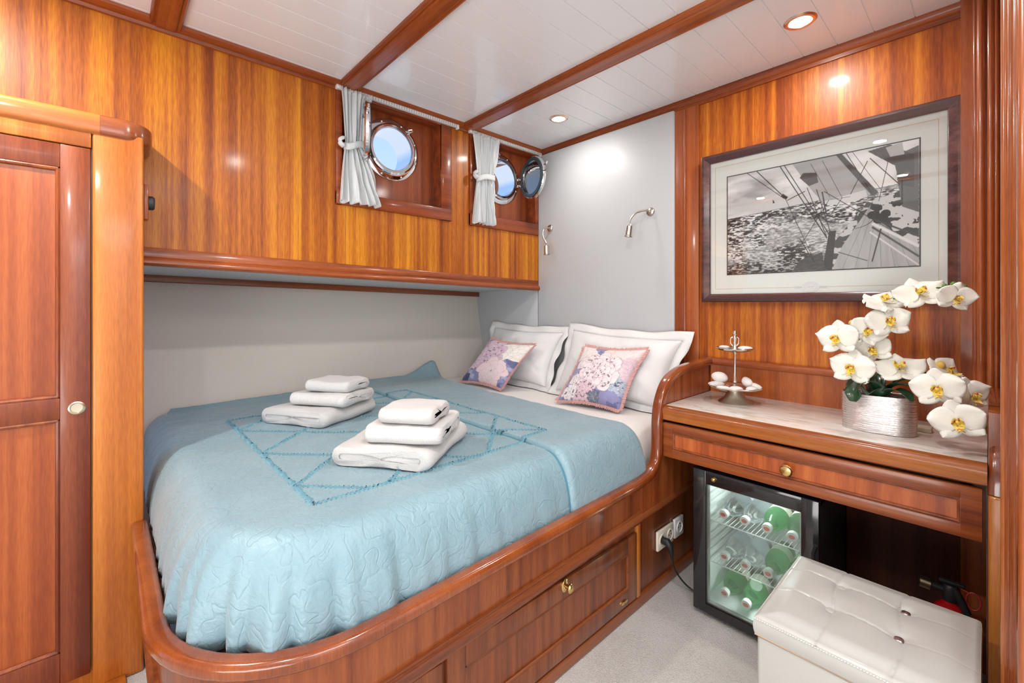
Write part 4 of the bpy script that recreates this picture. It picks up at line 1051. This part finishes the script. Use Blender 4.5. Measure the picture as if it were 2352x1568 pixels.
# ------------------------------------------------------------------ two-tier stand with pebbles
sx_, sy_, dz = -.695, 1.868, .7405
t = root('cake_stand', (sx_, sy_, dz), 'two-tier tarnished silver stand with a figure on top, holding white pebbles', 'tiered stand')
m = MB(); m.lathe([(.062, 0), (.063, .004), (.056, .009), (.040, .022), (.030, .040), (.027, .052), (.012, .054), (1e-5, .054)], (sx_, sy_, dz), 44); m.build('foot', mat('dull_pewter', (.50, .46, .40), .35, 1), t)
def plate(r, z):
    m = MB(); 
    def f(u, v):
        a = 2*PI*u; rr = r*v*(1+.035*math.cos(10*a)*v**3); h = z+.012*v**2+.006*max(0, (v-.85)/.15); return (sx_+rr*math.cos(a), sy_+rr*math.sin(a), h)
    m.grid(f, 80, 12, wrapu=True); return m
plate(.098, dz+.050).build('lower_plate', SILVER, t, solid=.002)
plate(.069, dz+.204).build('upper_plate', SILVER, t, solid=.002)
m = MB(); m.lathe([(.010, .050), (.010, .058), (.006, .062), (.009, .070), (.005, .075), (.0075, .082), (.0048, .088), (.0045, .195), (.0075, .200), (.0075, .206), (1e-5, .208)], (sx_, sy_, dz), 20); m.build('stem', SILVER, t)
m = MB(); m.lathe([(.016, .206), (.013, .212), (.009, .222), (.0065, .236), (.0055, .246), (.0075, .254), (.0085, .262), (.006, .268), (.004, .271), (.0065, .276), (.0078, .283), (.006, .290), (1e-5, .293)], (sx_, sy_, dz), 22)
for s_ in (-1, 1): m.tube(spline([(sx_+s_*.007, sy_, dz+.265), (sx_+s_*.0155, sy_-.002, dz+.258), (sx_+s_*.015, sy_-.004, dz+.240), (sx_+s_*.006, sy_-.006, dz+.228)], 6), .0022, 7)
m.build('figure_finial', SILVER, t)
PEB = mat('white_pebble', (.80, .78, .76), .5, sss=.05)
def pebble(x, y, z, a, b_, c, rz, label, col=None, tilt=0):
    m = MB(); m.ball((0, 0, 0), a, b_, c, 18)
    for v_ in m.bm.verts:
        k = 1+.18*(float(vnoise(v_.co.x*60+x*40+5, v_.co.y*60+y*33+9))-.5); v_.co *= k
    bmesh.ops.transform(m.bm, matrix=Matrix.Translation((sx_+x, sy_+y, z)) @ Matrix.Rotation(rz, 4, 'Z') @ Matrix.Rotation(tilt, 4, 'Y'), verts=m.bm.verts)
    return m.build('pebble', col or PEB, None, label, 'pebble', 'white pebbles on the two-tier stand')
G0 = dz+.058
pebble(-.062, .006, G0+.036, .032, .022, .021, .3, 'large white pebble at the left of the lower plate, resting on another', tilt=.15)
pebble(-.068, -.012, G0+.009, .032, .022, .011, .6, 'flat white pebble at the left rim of the lower plate')
pebble(-.022, -.062, G0+.005, .030, .018, .010, -.2, 'low flat white pebble at the front of the lower plate')
pebble(.022, -.050, G0+.006, .024, .020, .011, .4, 'small white pebble below the stem at the front of the lower plate')
pebble(.038, .022, G0+.026, .026, .018, .018, -.5, 'grey-white upright pebble right of the stem on the lower plate', tilt=.5)
pebble(.066, .030, G0+.012, .026, .018, .012, .1, 'white pebble behind the right rim of the lower plate', tilt=.3)
pebble(.070, -.020, G0+.009, .024, .016, .010, 1., 'white pebble at the right rim of the lower plate')
pebble(-.020, -.020, G0+.008, .010, .008, .008, 0, 'tiny reddish pebble beside the stem of the two-tier stand', mat('reddish_stone', (.42, .16, .13), .5))
pebble(.040, -.004, dz+.2225, .028, .020, .0085, .2, 'flat white pebble on the upper plate, right of the figure'); pebble(-.042, .002, dz+.2215, .020, .018, .006, 0, 'thin flat white pebble on the upper plate, left of the figure')

# ------------------------------------------------------------------ orchid in a silver oval pot
def ray(px, py):
    u = (px-1176)/FPX; return Vector((-math.sin(YAW)+u*math.cos(YAW), math.cos(YAW)+u*math.sin(YAW), (697-py)/FPX))
def aty(px, py, y): r = ray(px, py); return Vector((0, 0, 1.14)) + r*(y/r.y)
ox, oy = -.236, 1.79
t = root('orchid_plant', (ox, oy, dz), 'artificial white orchid in an oval silver pot on the marble top', 'plant')
m = MB()
def potf(u, v):
    a = 2*PI*u; sup = lambda c: math.copysign(abs(c)**.78, c)
    z = dz+.001+.115*v; k = .965+.035*v + .006*math.sin(v*190+2.2*math.sin(a*2+v*5))*.35 + .004*(float(vnoise(u*50, v*90))-.5)
    return (ox+.094*k*sup(math.cos(a)), oy+.054*k*sup(math.sin(a)), z)
m.grid(potf, 150, 90, wrapu=True)
POT = mat('ribbed_silver_ceramic', (.74, .72, .72), .22, .95); N, L, b = nodes(POT); bump(N, L, b, noise(N, L, mapping(N, L, (14, 14, 340)), 1, 3, .6), .55, .004)
pot = m.build('pot', POT, t, solid=-.005)
m = MB(); m.grid(lambda u, v: (ox+.088*v*math.copysign(abs(math.cos(2*PI*u))**.78, math.cos(2*PI*u)), oy+.049*v*math.copysign(abs(math.sin(2*PI*u))**.78, math.sin(2*PI*u)), dz+.098+.006*float(vnoise(u*20, v*8))), 60, 14, wrapu=True)
SOIL = mat('bark_soil', (.14, .055, .03), .95); N, L, b = nodes(SOIL); bump(N, L, b, noise(N, L, mapping(N, L, (1, 1, 1)), 120, 3), 1, .01); m.build('bark_filling', SOIL, t)
PETAL = mat('white_petal', (.86, .87, .80), .55, sss=.12, sheen=.2); N, L, b = nodes(PETAL)
bump(N, L, b, noise(N, L, mapping(N, L, (1, 1, 1)), 90, 2), .35, .003)
LIP = mat('yellow_lip', (.80, .66, .10), .5); N, L, b = nodes(LIP)
L.new(ramp(N, L, noise(N, L, mapping(N, L, (1, 1, 1)), 110, 2), [(.36, (.50, .06, .08)), (.45, (.80, .62, .08)), (.7, (.86, .80, .22))]), b.inputs['Base Color'])
GREEN = mat('green_stem', (.045, .13, .02), .4); LEAF = mat('dark_green_leaf', (.018, .06, .028), .28, coat=.3); BUD = mat('green_bud', (.10, .28, .06), .4)
def petal(m, M_, ln, wd, bend, n=12, ruff=.1, sd=0):
    def f(u, v):
        q = v; w_ = wd*math.sin(PI*min(1, q**.80)*.985+.012)**.62
        x = (u-.5)*2*w_; z = bend*q*q - .35*wd*((u-.5)*2)**2*q + ruff*wd*math.sin(u*9+sd)*q*.5
        return (x, q*ln, z)
    m.grid(f, 9, n, M=M_)
def flower(px, py, y, rpx, face, roll=0, flat=1.0, lab=None):
    """face: direction the blossom looks"""
    c = aty(px, py, y); D = -(c.x*math.sin(YAW))+c.y*math.cos(YAW); R = rpx/FPX*D*.87
    f = Vector(face).normalized(); up = Vector((0, 0, 1)); sd_ = up.cross(f); 
    if sd_.length < .1: sd_ = Vector((1, 0, 0))
    sd_.normalize(); up2 = f.cross(sd_)
    B = Matrix(((sd_.x, up2.x, f.x, c.x), (sd_.y, up2.y, f.y, c.y), (sd_.z, up2.z, f.z, c.z), (0, 0, 0, 1))) @ Matrix.Rotation(roll, 4, 'Z')
    m = MB(); k = random.random()*6
    petal(m, B @ Matrix.Translation((0, 0, -.002)), R*.98, R*.42, R*.10, sd=k)                                  # dorsal sepal
    for s_ in (-1, 1): petal(m, B @ Matrix.Translation((0, 0, -.002)) @ Matrix.Rotation(s_*math.radians(132), 4, 'Z'), R*.95, R*.40, R*.12, sd=k+s_)
    for s_ in (-1, 1): petal(m, B @ Matrix.Translation((0, 0, .002)) @ Matrix.Rotation(s_*math.radians(74), 4, 'Z'), R*1.02, R*.62, R*.20, ruff=.16, sd=k+2*s_)
    fo = m.build('blossom', PETAL, t, solid=.0008, weld=False, sharp=80)
    m = MB()
    m.ball((0, 0, .012), R*.09, R*.11, R*.12, 10, M=B)
    for s_ in (-1, 1): petal(m, B @ Matrix.Translation((0, -R*.03, .006)) @ Matrix.Rotation(s_*math.radians(70), 4, 'Z') @ Matrix.Rotation(math.radians(48), 4, 'X'), R*.40, R*.17, R*.12, 7)
    petal(m, B @ Matrix.Translation((0, -R*.04, .006)) @ Matrix.Rotation(PI, 4, 'Z') @ Matrix.Rotation(math.radians(38), 4, 'X'), R*.52, R*.18, R*.18, 8)
    for s_ in (-1, 1): m.tube([(B @ Vector((0, -R*.36, R*.22))), (B @ Vector((s_*R*.12, -R*.46, R*.30)))], .0012, 6)
    m.build('lip', LIP, fo, label='yellow and red centre', weld=False, sharp=80)
    return c
cf = Vector((.25, -1, .05))      # general viewing side
fl = [(1925, 777, 1.70, 50, (-.25, -1, .15), .1), (2003, 803, 1.76, 44, (.15, -1, .1), .4), (1992, 760, 1.73, 42, (.35, -1, .15), -.5), (1958, 845, 1.70, 51, (-.1, -1, .15), -.1),
      (2040, 738, 1.74, 50, (.35, -.9, .30), .2), (2028, 694, 1.77, 50, (.30, -.45, .95), .6), (2112, 674, 1.74, 56, (.15, -.75, .62), .3), (2195, 683, 1.70, 42, (.45, -1, -.15), -.2),
      (2066, 846, 1.74, 56, (.05, -.62, .78), .2), (2172, 856, 1.72, 50, (.7, -.45, .55), .5), (2154, 893, 1.62, 56, (-.05, -1, .12), .15), (2228, 908, 1.66, 50, (.75, -.75, .10), .2), (2200, 968, 1.58, 58, (.0, -1, .08), .3)]
cs = [flower(*a) for a in fl]
st0 = Vector((ox+.010, oy, dz+.098))
STEM1 = spline([st0, aty(2024, 860, 1.79), aty(2022, 790, 1.79), aty(2020, 730, 1.795), aty(2034, 700, 1.80), aty(2070, 678, 1.79), aty(2120, 664, 1.77), aty(2180, 660, 1.74), aty(2212, 662, 1.73)], 8)
m = MB(); m.tube(STEM1, .0024, 8)
for c in cs[:5]:
    q = min(STEM1, key=lambda p: (p-c).length + abs(p.z-c.z-.02)); m.tube(spline([q, (q+c)/2+Vector((0, .012, .012)), c+Vector((0, .006, 0))], 5), .0014, 6)
m.build('flower_stem', GREEN, t)
S2 = spline([st0+Vector((.01, -.005, 0)), aty(2050, 880, 1.77), aty(2078, 862, 1.76), aty(2112, 853, 1.75), aty(2160, 870, 1.73), aty(2205, 910, 1.70), aty(2240, 950, 1.68), aty(2258, 978, 1.67)], 8)
m = MB(); m.tube(S2, .0024, 8)
for c in cs[8:]:
    q = min(S2, key=lambda p: (p-c).length); m.tube([q, c+Vector((0, .005, 0))], .0014, 6)
m.build('flower_stem', GREEN, t)
for (px, py, y, r) in ((2213, 660, 1.725, .0085), (2190, 653, 1.74, .007), (2170, 657, 1.75, .0065), (2254, 961, 1.665, .009), (2257, 979, 1.66, .0085)):
    c = aty(px, py, y); m = MB(); m.ball(c, r, r*.85, r*1.15, 12); m.build('bud', BUD, t, label='green bud')
for (px, py, y, r) in ((1958, 742, 1.75, .011), (2160, 838, 1.72, .011)):
    c = aty(px, py, y); m = MB(); m.ball(c, r, r*.85, r, 12); m.build('bud', mat('yellow_bud', (.80, .55, .12), .5), t, label='yellow bud')
def leaf(pts, wd, name='leaf', material=LEAF):
    p = spline(pts, 8); m = MB(); n = len(p)
    def f(u, v):
        i = int(round(v*(n-1))); q = p[i]; T_ = (p[min(i+1, n-1)]-p[max(i-1, 0)]).normalized(); s_ = T_.cross(Vector((0, 0, 1))); s_ = s_.normalized() if s_.length > .05 else Vector((1, 0, 0))
        nn_ = s_.cross(T_); w_ = wd*math.sin(PI*min(1, max(.03, v**.8*.96)))**.7
        return q + s_*w_*(u-.5)*2 + nn_*(w_*.35*abs(2*u-1)**1.5)
    m.grid(f, 9, n); m.build(name, material, t, solid=.0016, weld=False, sharp=80)
L0 = Vector((ox-.005, oy-.005, dz+.100))
leaf([aty(2014, 915, 1.755), aty(2004, 888, 1.74), aty(1984, 880, 1.725), aty(1966, 896, 1.715), aty(1960, 922, 1.705)], .040)
leaf([L0, aty(2018, 890, 1.75), aty(1990, 905, 1.73), aty(1972, 880, 1.72)], .022)
leaf([L0+Vector((.01, 0, 0)), aty(2050, 888, 1.76), aty(2085, 885, 1.72), aty(2120, 898, 1.70)], .016)
leaf([L0+Vector((.012, .006, 0)), aty(2060, 880, 1.80), aty(2105, 870, 1.80), aty(2150, 872, 1.78)], .014)
leaf([L0+Vector((.008, -.01, 0)), aty(2050, 897, 1.74), aty(2078, 905, 1.72), aty(2095, 922, 1.70)], .020)
leaf([L0+Vector((-.01, .01, 0)), aty(1995, 870, 1.82), aty(1965, 870, 1.85), aty(1945, 885, 1.86)], .020)
leaf([L0+Vector((0, .01, 0)), aty(2015, 878, 1.82), aty(2008, 862, 1.84), aty(1990, 862, 1.86)], .022)
m = MB(); m.box(-.158, -.118, 1.86, 1.90, dz, dz+.016, .004, 3); o = m.build('soap_block', mat('beige_block', (.55, .45, .33), .6), None, 'small beige block on the marble, just right of the silver pot', 'block')

# ================================================================== MINIBAR
FX0, FX1, FY, FZ0, FZ1 = -.743, -.352, YD+.012, .018, .533
t = root('minibar_fridge', ((FX0+FX1)/2, 1.8, 0), 'black minibar fridge with a glass door under the dressing table', 'fridge')
m = MB(); T_ = .022; yb = 2.0; yf = FY+.030
m.box(FX0+.002, FX0+T_, yf, yb, FZ0, FZ1-.002); m.box(FX1-T_, FX1-.002, yf, yb, FZ0, FZ1-.002); m.box(FX0+.002, FX1-.002, yf, yb, FZ1-T_, FZ1-.002); m.box(FX0+.002, FX1-.002, yf, yb, FZ0, FZ0+T_); m.box(FX0+.002, FX1-.002, yb-T_, yb, FZ0, FZ1-.002)
m.build('cabinet', BLACKM, t, weld=False)
for x in (FX0+.03, FX1-.03):
    for y in (yf+.02, yb-.04): m = MB(); m.lathe([(.014, -.018), (.014, .002)], (x, y, FZ0), 16); m.build('foot', BLACKM, t)
m = MB(); a = .012; lx0, lx1, lz0, lz1 = FX0+T_, FX1-T_, FZ0+T_, FZ1-T_
m.box(lx0, lx0+a, yf+.002, yb-T_, lz0, lz1); m.box(lx1-a, lx1, yf+.002, yb-T_, lz0, lz1); m.box(lx0, lx1, yf+.002, yb-T_, lz1-a, lz1); m.box(lx0, lx1, yf+.002, yb-T_, lz0, lz0+a); m.box(lx0, lx1, yb-T_-a, yb-T_, lz0, lz1)
m.box(lx0+a, lx1-a, yb-.13, yb-T_-a, lz0+a, lz0+.09)
ln = m.build('inner_liner', mat('white_liner', (.82, .85, .85), .35), t, weld=False)
for sx2 in (0, 1):
    m = MB()
    for k in range(9):
        z = .172+.0305*k; x0, x1 = (lx0+a, lx0+a+.010) if sx2 == 0 else (lx1-a-.010, lx1-a)
        m.box(x0, x1, yf+.012, yb-.06, z, z+.019, .002)
    m.build('shelf_runners', mat('runner_white', (.80, .83, .83), .4), ln, weld=False)
d = MB(); gx0, gx1, gz0, gz1 = -.697, -.399, .050, .486
ys0, ys1 = FY, FY+.026
d.box(FX0, gx0, ys0, ys1, FZ0, FZ1, .002); d.box(gx1, FX1, ys0, ys1, FZ0, FZ1, .002); d.box(gx0-.001, gx1+.001, ys0, ys1, gz1, FZ1, .001); d.box(gx0-.001, gx1+.001, ys0, ys1, FZ0, gz0, .001)
dr = d.build('door_frame', BLACKG, t, weld=False)
m = MB(); m.box(gx0-.002, gx1+.002, ys0+.006, ys0+.009, gz0-.002, gz1+.002); m.build('door_glass', FRGLASS, dr)
m = MB()
for (x0, x1, z0, z1) in ((gx0, gx0+.005, gz0, gz1), (gx1-.005, gx1, gz0, gz1), (gx0, gx1, gz0, gz0+.005), (gx0, gx1, gz1-.005, gz1)): m.box(x0, x1, ys0+.010, ys1+.001, z0, z1)
m.build('glazing_spacer', mat('aluminium_spacer', (.6, .6, .6), .3, 1), dr, weld=False)
m = MB(); X = Matrix.Translation((-.668, ys0, .510)) @ Matrix.Rotation(PI/2, 4, 'X'); m.lathe([(.0085, 0), (.0085, .004), (.007, .006), (1e-5, .006)], M=X, n=22); m.tube([(-.668, ys0-.006, .510), (-.668, ys0-.012, .510)], .003, 8); m.build('door_lock', BRASS, dr)
m = MB(); m.tube([(FX1-.006, ys0-.001, .30), (FX1-.014, ys0-.001, .325), (FX1-.014, ys0-.001, .375), (FX1-.006, ys0-.001, .40)], .005, 8); m.build('finger_grip', BLACKM, dr)
def wshelf(z):
    m = MB(); x0, x1 = lx0+a+.003, lx1-a-.003; y0, y1 = yf+.020, yb-.07
    m.tube([(x0, y0, z), (x1, y0, z), (x1, y1, z), (x0, y1, z), (x0, y0, z)], .0022, 8)
    n = 22
    for k in range(1, n): x = x0+(x1-x0)*k/n; m.tube([(x, y0, z+.002), (x, y1, z+.002)], .0012, 6)
    m.tube([(x0, (y0+y1)/2, z-.002), (x1, (y0+y1)/2, z-.002)], .002, 6)
    m.build('wire_shelf', WPLAST, t, weld=False)
cm = MB(); cm.tube(spline([(XS+.050, 1.640, .142), (XS+.052, 1.660, .085), (XS+.075, 1.690, .030), (XS+.115, 1.700, .008), (-.752, 1.705, .006), (-.748, 1.80, .006)], 8), .0035, 8); cord = cm.build('power_cord', BLACKM, t, label='black power cord')
pm = MB(); pm.tube([(XS+.014, 1.632, .196), (XS+.036, 1.632, .196), (XS+.046, 1.630, .186), (XS+.050, 1.634, .160), (XS+.050, 1.640, .140)], [.014, .0155, .013, .008, .005], 14); pm.build('plug', BLACKM, cord)
ZS = (.185, .338); [wshelf(z) for z in ZS]
light('POINT', 'fridge_lamp', (-.55, 1.72, .478), .8, (.92, 1, .98), .02)
light('POINT', 'fridge_lamp', (-.55, 1.66, .16), .35, (.92, 1, .98), .02)
# bottles lying with their caps towards the door
CLR = mat('clear_bottle', (.95, .98, .98), .03, trans=1, ior=1.12); GRN = mat('green_bottle', (.10, .42, .17), .04, trans=.92, ior=1.25)
CAPW = mat('white_cap', (.78, .76, .74), .4); CAPR = mat('red_cap_print', (.72, .16, .12), .4); LABELC = mat('cream_bottle_label', (.72, .72, .60), .5); LABELB = mat('pale_grey_label', (.50, .56, .60), .5)
def bottle_proto(glass, labmat, wide):
    r = .036*wide; t = root('water_bottle', (0, 0, 0))
    X = Matrix.Rotation(PI/2, 4, 'X')      # +z of the profile -> -y (towards the door)
    X = Matrix.Translation((0, .20, r)) @ X
    m = MB(); m.lathe([(1e-5, .004), (r*.7, 0), (r*.95, .006), (r, .02), (r, .105), (r*.96, .122), (r*.80, .145), (r*.5, .165), (.0135, .176), (.0125, .186), (.0155, .188), (.0125, .191), (.0125, .196)], M=X, n=28); m.build('bottle_body', glass, t, sharp=60)
    m = MB(); m.lathe([(.0150, .190), (.0158, .194), (.0158, .206), (.0145, .209), (1e-5, .209)], M=X, n=28); cp = m.build('cap', CAPW, t)
    m = MB(); m.lathe([(.0095, .2092), (.0095, .2097), (1e-5, .2097)], M=X, n=20, sx=1, sy=.7); m.build('cap_print', CAPR, cp, label='red print on the cap')
    m = MB(); m.lathe([(r+.0004, .020), (r+.0004, .042)] if wide < 1 else [(r+.0004, .045), (r+.0004, .085)], M=X, n=28); m.build('label_band', labmat, t)
    return t
pc = bottle_proto(CLR, LABELB, .95); pg = bottle_proto(GRN, LABELC, 1.0)
def put(proto, first, x, y, z, label, rz=0, sc=1):
    o = proto if first else copy_tree(proto); o.location = (x, y, z); o.rotation_euler = (0, 0, rz); o.scale = (sc, sc, sc)
    setp(o, label, 'bottle', 'water bottles lying in the minibar'); return o
y0 = yf+.022
put(pc, True, -.652, y0, ZS[1]+.0035, 'clear bottle at the left end of the upper minibar shelf', -.06)
put(pc, False, -.582, y0+.004, ZS[1]+.0035, 'clear bottle on the upper minibar shelf, second from the left', -.03)
put(pg, True, -.510, y0, ZS[1]+.0035, 'green bottle on the upper minibar shelf, beside the two clear ones', .0)
put(pg, False, -.436, y0+.002, ZS[1]+.0035, 'green bottle at the right end of the upper minibar shelf', .03)
put(pc, False, -.650, y0+.002, ZS[0]+.0035, 'clear bottle at the left end of the lower minibar shelf', -.04)
put(pc, False, -.579, y0, ZS[0]+.0035, 'clear bottle on the lower minibar shelf, second from the left', .03)
put(pg, False, -.507, y0+.004, ZS[0]+.0035, 'green bottle on the lower minibar shelf, beside the two clear ones', .02)
put(pg, False, -.434, y0, ZS[0]+.0035, 'green bottle at the right end of the lower minibar shelf', 0)
put(pg, False, -.651, y0+.004, .053, 'green bottle at the left on the minibar floor', -.02, 1.0)
put(pg, False, -.575, y0-.004, .053, 'green bottle in the middle of the minibar floor', .02, 1.0)
put(pg, False, -.495, y0, .053, 'green bottle on the minibar floor, next to the ottoman', -.02, 1.0)

# ================================================================== OTTOMAN
OX0, OX1, OY0, OY1, OZ = -.372, -.012, 1.118, 1.482, .420
t = root('ottoman', ((OX0+OX1)/2, 1.3, 0), 'ivory faux-leather storage ottoman with a buttoned top', 'ottoman')
LT = .052
m = MB(); m.box(OX0+.003, OX1-.003, OY0+.003, OY1-.003, .004, OZ-LT-.003, .008, 3); m.build('base_box', LEATH, t)
BT = [(x_, y_) for y_ in (1.267, 1.386) for x_ in (-.256, -.132)]
CX = [-.256, -.132]; CY = [1.267, 1.386]
def lid(u, v):
    x = OX0+(OX1-OX0)*u; y = OY0+(OY1-OY0)*v; e = min(x-OX0, OX1-x, y-OY0, OY1-y)
    z = OZ-.010*(1-smooth(0, .05, e)) - .004*(1-min(1, e/.006))
    for bx, by in BT:
        r = math.hypot(x-bx, y-by); z -= .009*math.exp(-(r/.013)**2)+.005*math.exp(-(r/.04)**2)
    for cx in CX: z -= .0024*math.exp(-((x-cx-.010*math.sin((y-OY0)*17))/.0026)**2)
    for cy in CY: z -= .0024*math.exp(-((y-cy-.008*math.sin((x-OX0)*18))/.0026)**2)*(1 if x < CX[1]+.02 else .3)
    z += .0015*float(fbm(x*12, y*12, 2))
    return (x, y, z)
m = MB(); m.grid(lid, 120, 120); n0 = OZ-LT
# lid sides
per = [(k/40, 0) for k in range(40)]+[(1, k/40) for k in range(40)]+[(1-k/40, 1) for k in range(40)]+[(0, 1-k/40) for k in range(40)]
def side(u, v):
    i = int(round(u*160)) % 160; a, b_ = per[i]; p = lid(a, b_); cx, cy = (OX0+OX1)/2, (OY0+OY1)/2
    bul = .003*math.sin(PI*v); return (p[0]+(bul if a == 1 else -bul if a == 0 else 0), p[1]+(bul if b_ == 1 else -bul if b_ == 0 else 0), p[2]+(n0-p[2])*v)
m.grid(side, 160, 8, wrapu=True); m._add([(OX0, OY0, n0), (OX1, OY0, n0), (OX1, OY1, n0), (OX0, OY1, n0)], [[0, 3, 2, 1]])
ld = m.build('padded_lid', LEATH, t, weld=False, sharp=50)
m = MB(); z = OZ-.016
for p, q in (((OX0-.001, OY0-.002), (OX1+.001, OY0-.002)), ((OX0-.002, OY0), (OX0-.002, OY1)), ((OX1+.0005, OY0), (OX1+.0005, OY1))): 
    n = 70
    for k in range(n):
        a = (k+.15)/n; b_ = (k+.7)/n; m.tube([(p[0]+(q[0]-p[0])*a, p[1]+(q[1]-p[1])*a, z), (p[0]+(q[0]-p[0])*b_, p[1]+(q[1]-p[1])*b_, z)], .0012, 5)
m.build('stitching', mat('cream_thread', (.74, .72, .66), .7), ld, weld=False)
m = MB(); z = n0-.0015; m.tube([(OX0+.001, OY1, z), (OX0+.001, OY0+.001, z), (OX1-.001, OY0+.001, z), (OX1-.001, OY1, z)], .0022, 6); m.build('seam_piping', LEATHS, ld)
for k, (bx, by) in enumerate(BT):
    m = MB(); m.lathe([(.0095, 0), (.0105, .002), (.008, .0045), (1e-5, .0055)], (bx, by, OZ-.0125), 24)
    m.build('button', LEATH if bx < -.2 else mat('silver_button', (.55, .56, .58), .25, 1), ld, label=None if bx < -.2 else 'worn silver-grey button')

# ================================================================== FIRE EXTINGUISHER
ex, ey = -.075, 1.80
t = root('fire_extinguisher', (ex, ey, 0), 'small red fire extinguisher with a black valve in the dark niche', 'fire extinguisher')
RED = mat('red_enamel', (.55, .008, .012), .22, coat=.6)
m = MB(); m.lathe([(1e-5, .0), (.045, .0), (.048, .006), (.048, .215), (.044, .240), (.030, .262), (.018, .272), (.016, .285), (1e-5, .286)], (ex, ey, .001), 36); m.build('cylinder', RED, t)
m = MB(); m.lathe([(.018, .280), (.018, .318), (.012, .326), (1e-5, .327)], (ex, ey, 0), 20)
m.tube([(ex-.012, ey, .305), (ex-.045, ey-.006, .309)], .011, 14); m.build('valve_body', BLACKM, t)
m = MB(); m.tube([(ex-.043, ey-.006, .309), (ex-.066, ey-.010, .312)], .0155, 20); m.build('gauge', mat('brass_gauge', (.45, .40, .26), .35, 1), t, label='tarnished brass gauge')
m = MB(); m.box(ex-.024, ex+.030, ey-.008, ey+.008, .327, .337, .003, M=Matrix.Translation((0, 0, 0))); m.tube(spline([(ex+.006, ey-.006, .322), (ex+.018, ey-.010, .300), (ex+.034, ey-.012, .262)], 5), [.010]*11, 10); m.build('lever', BLACKM, t)
m = MB(); m.tube([(ex+.046+.0145*math.cos(a), ey-.004+.004*math.sin(a), .300+.022*math.sin(a)) for a in [2*PI*k/24 for k in range(25)]], .0022, 8); m.tube([(ex+.012, ey, .328), (ex+.040, ey-.002, .318)], .0022, 8); m.build('safety_pin', mat('red_pin', (.42, .02, .02), .4), t)
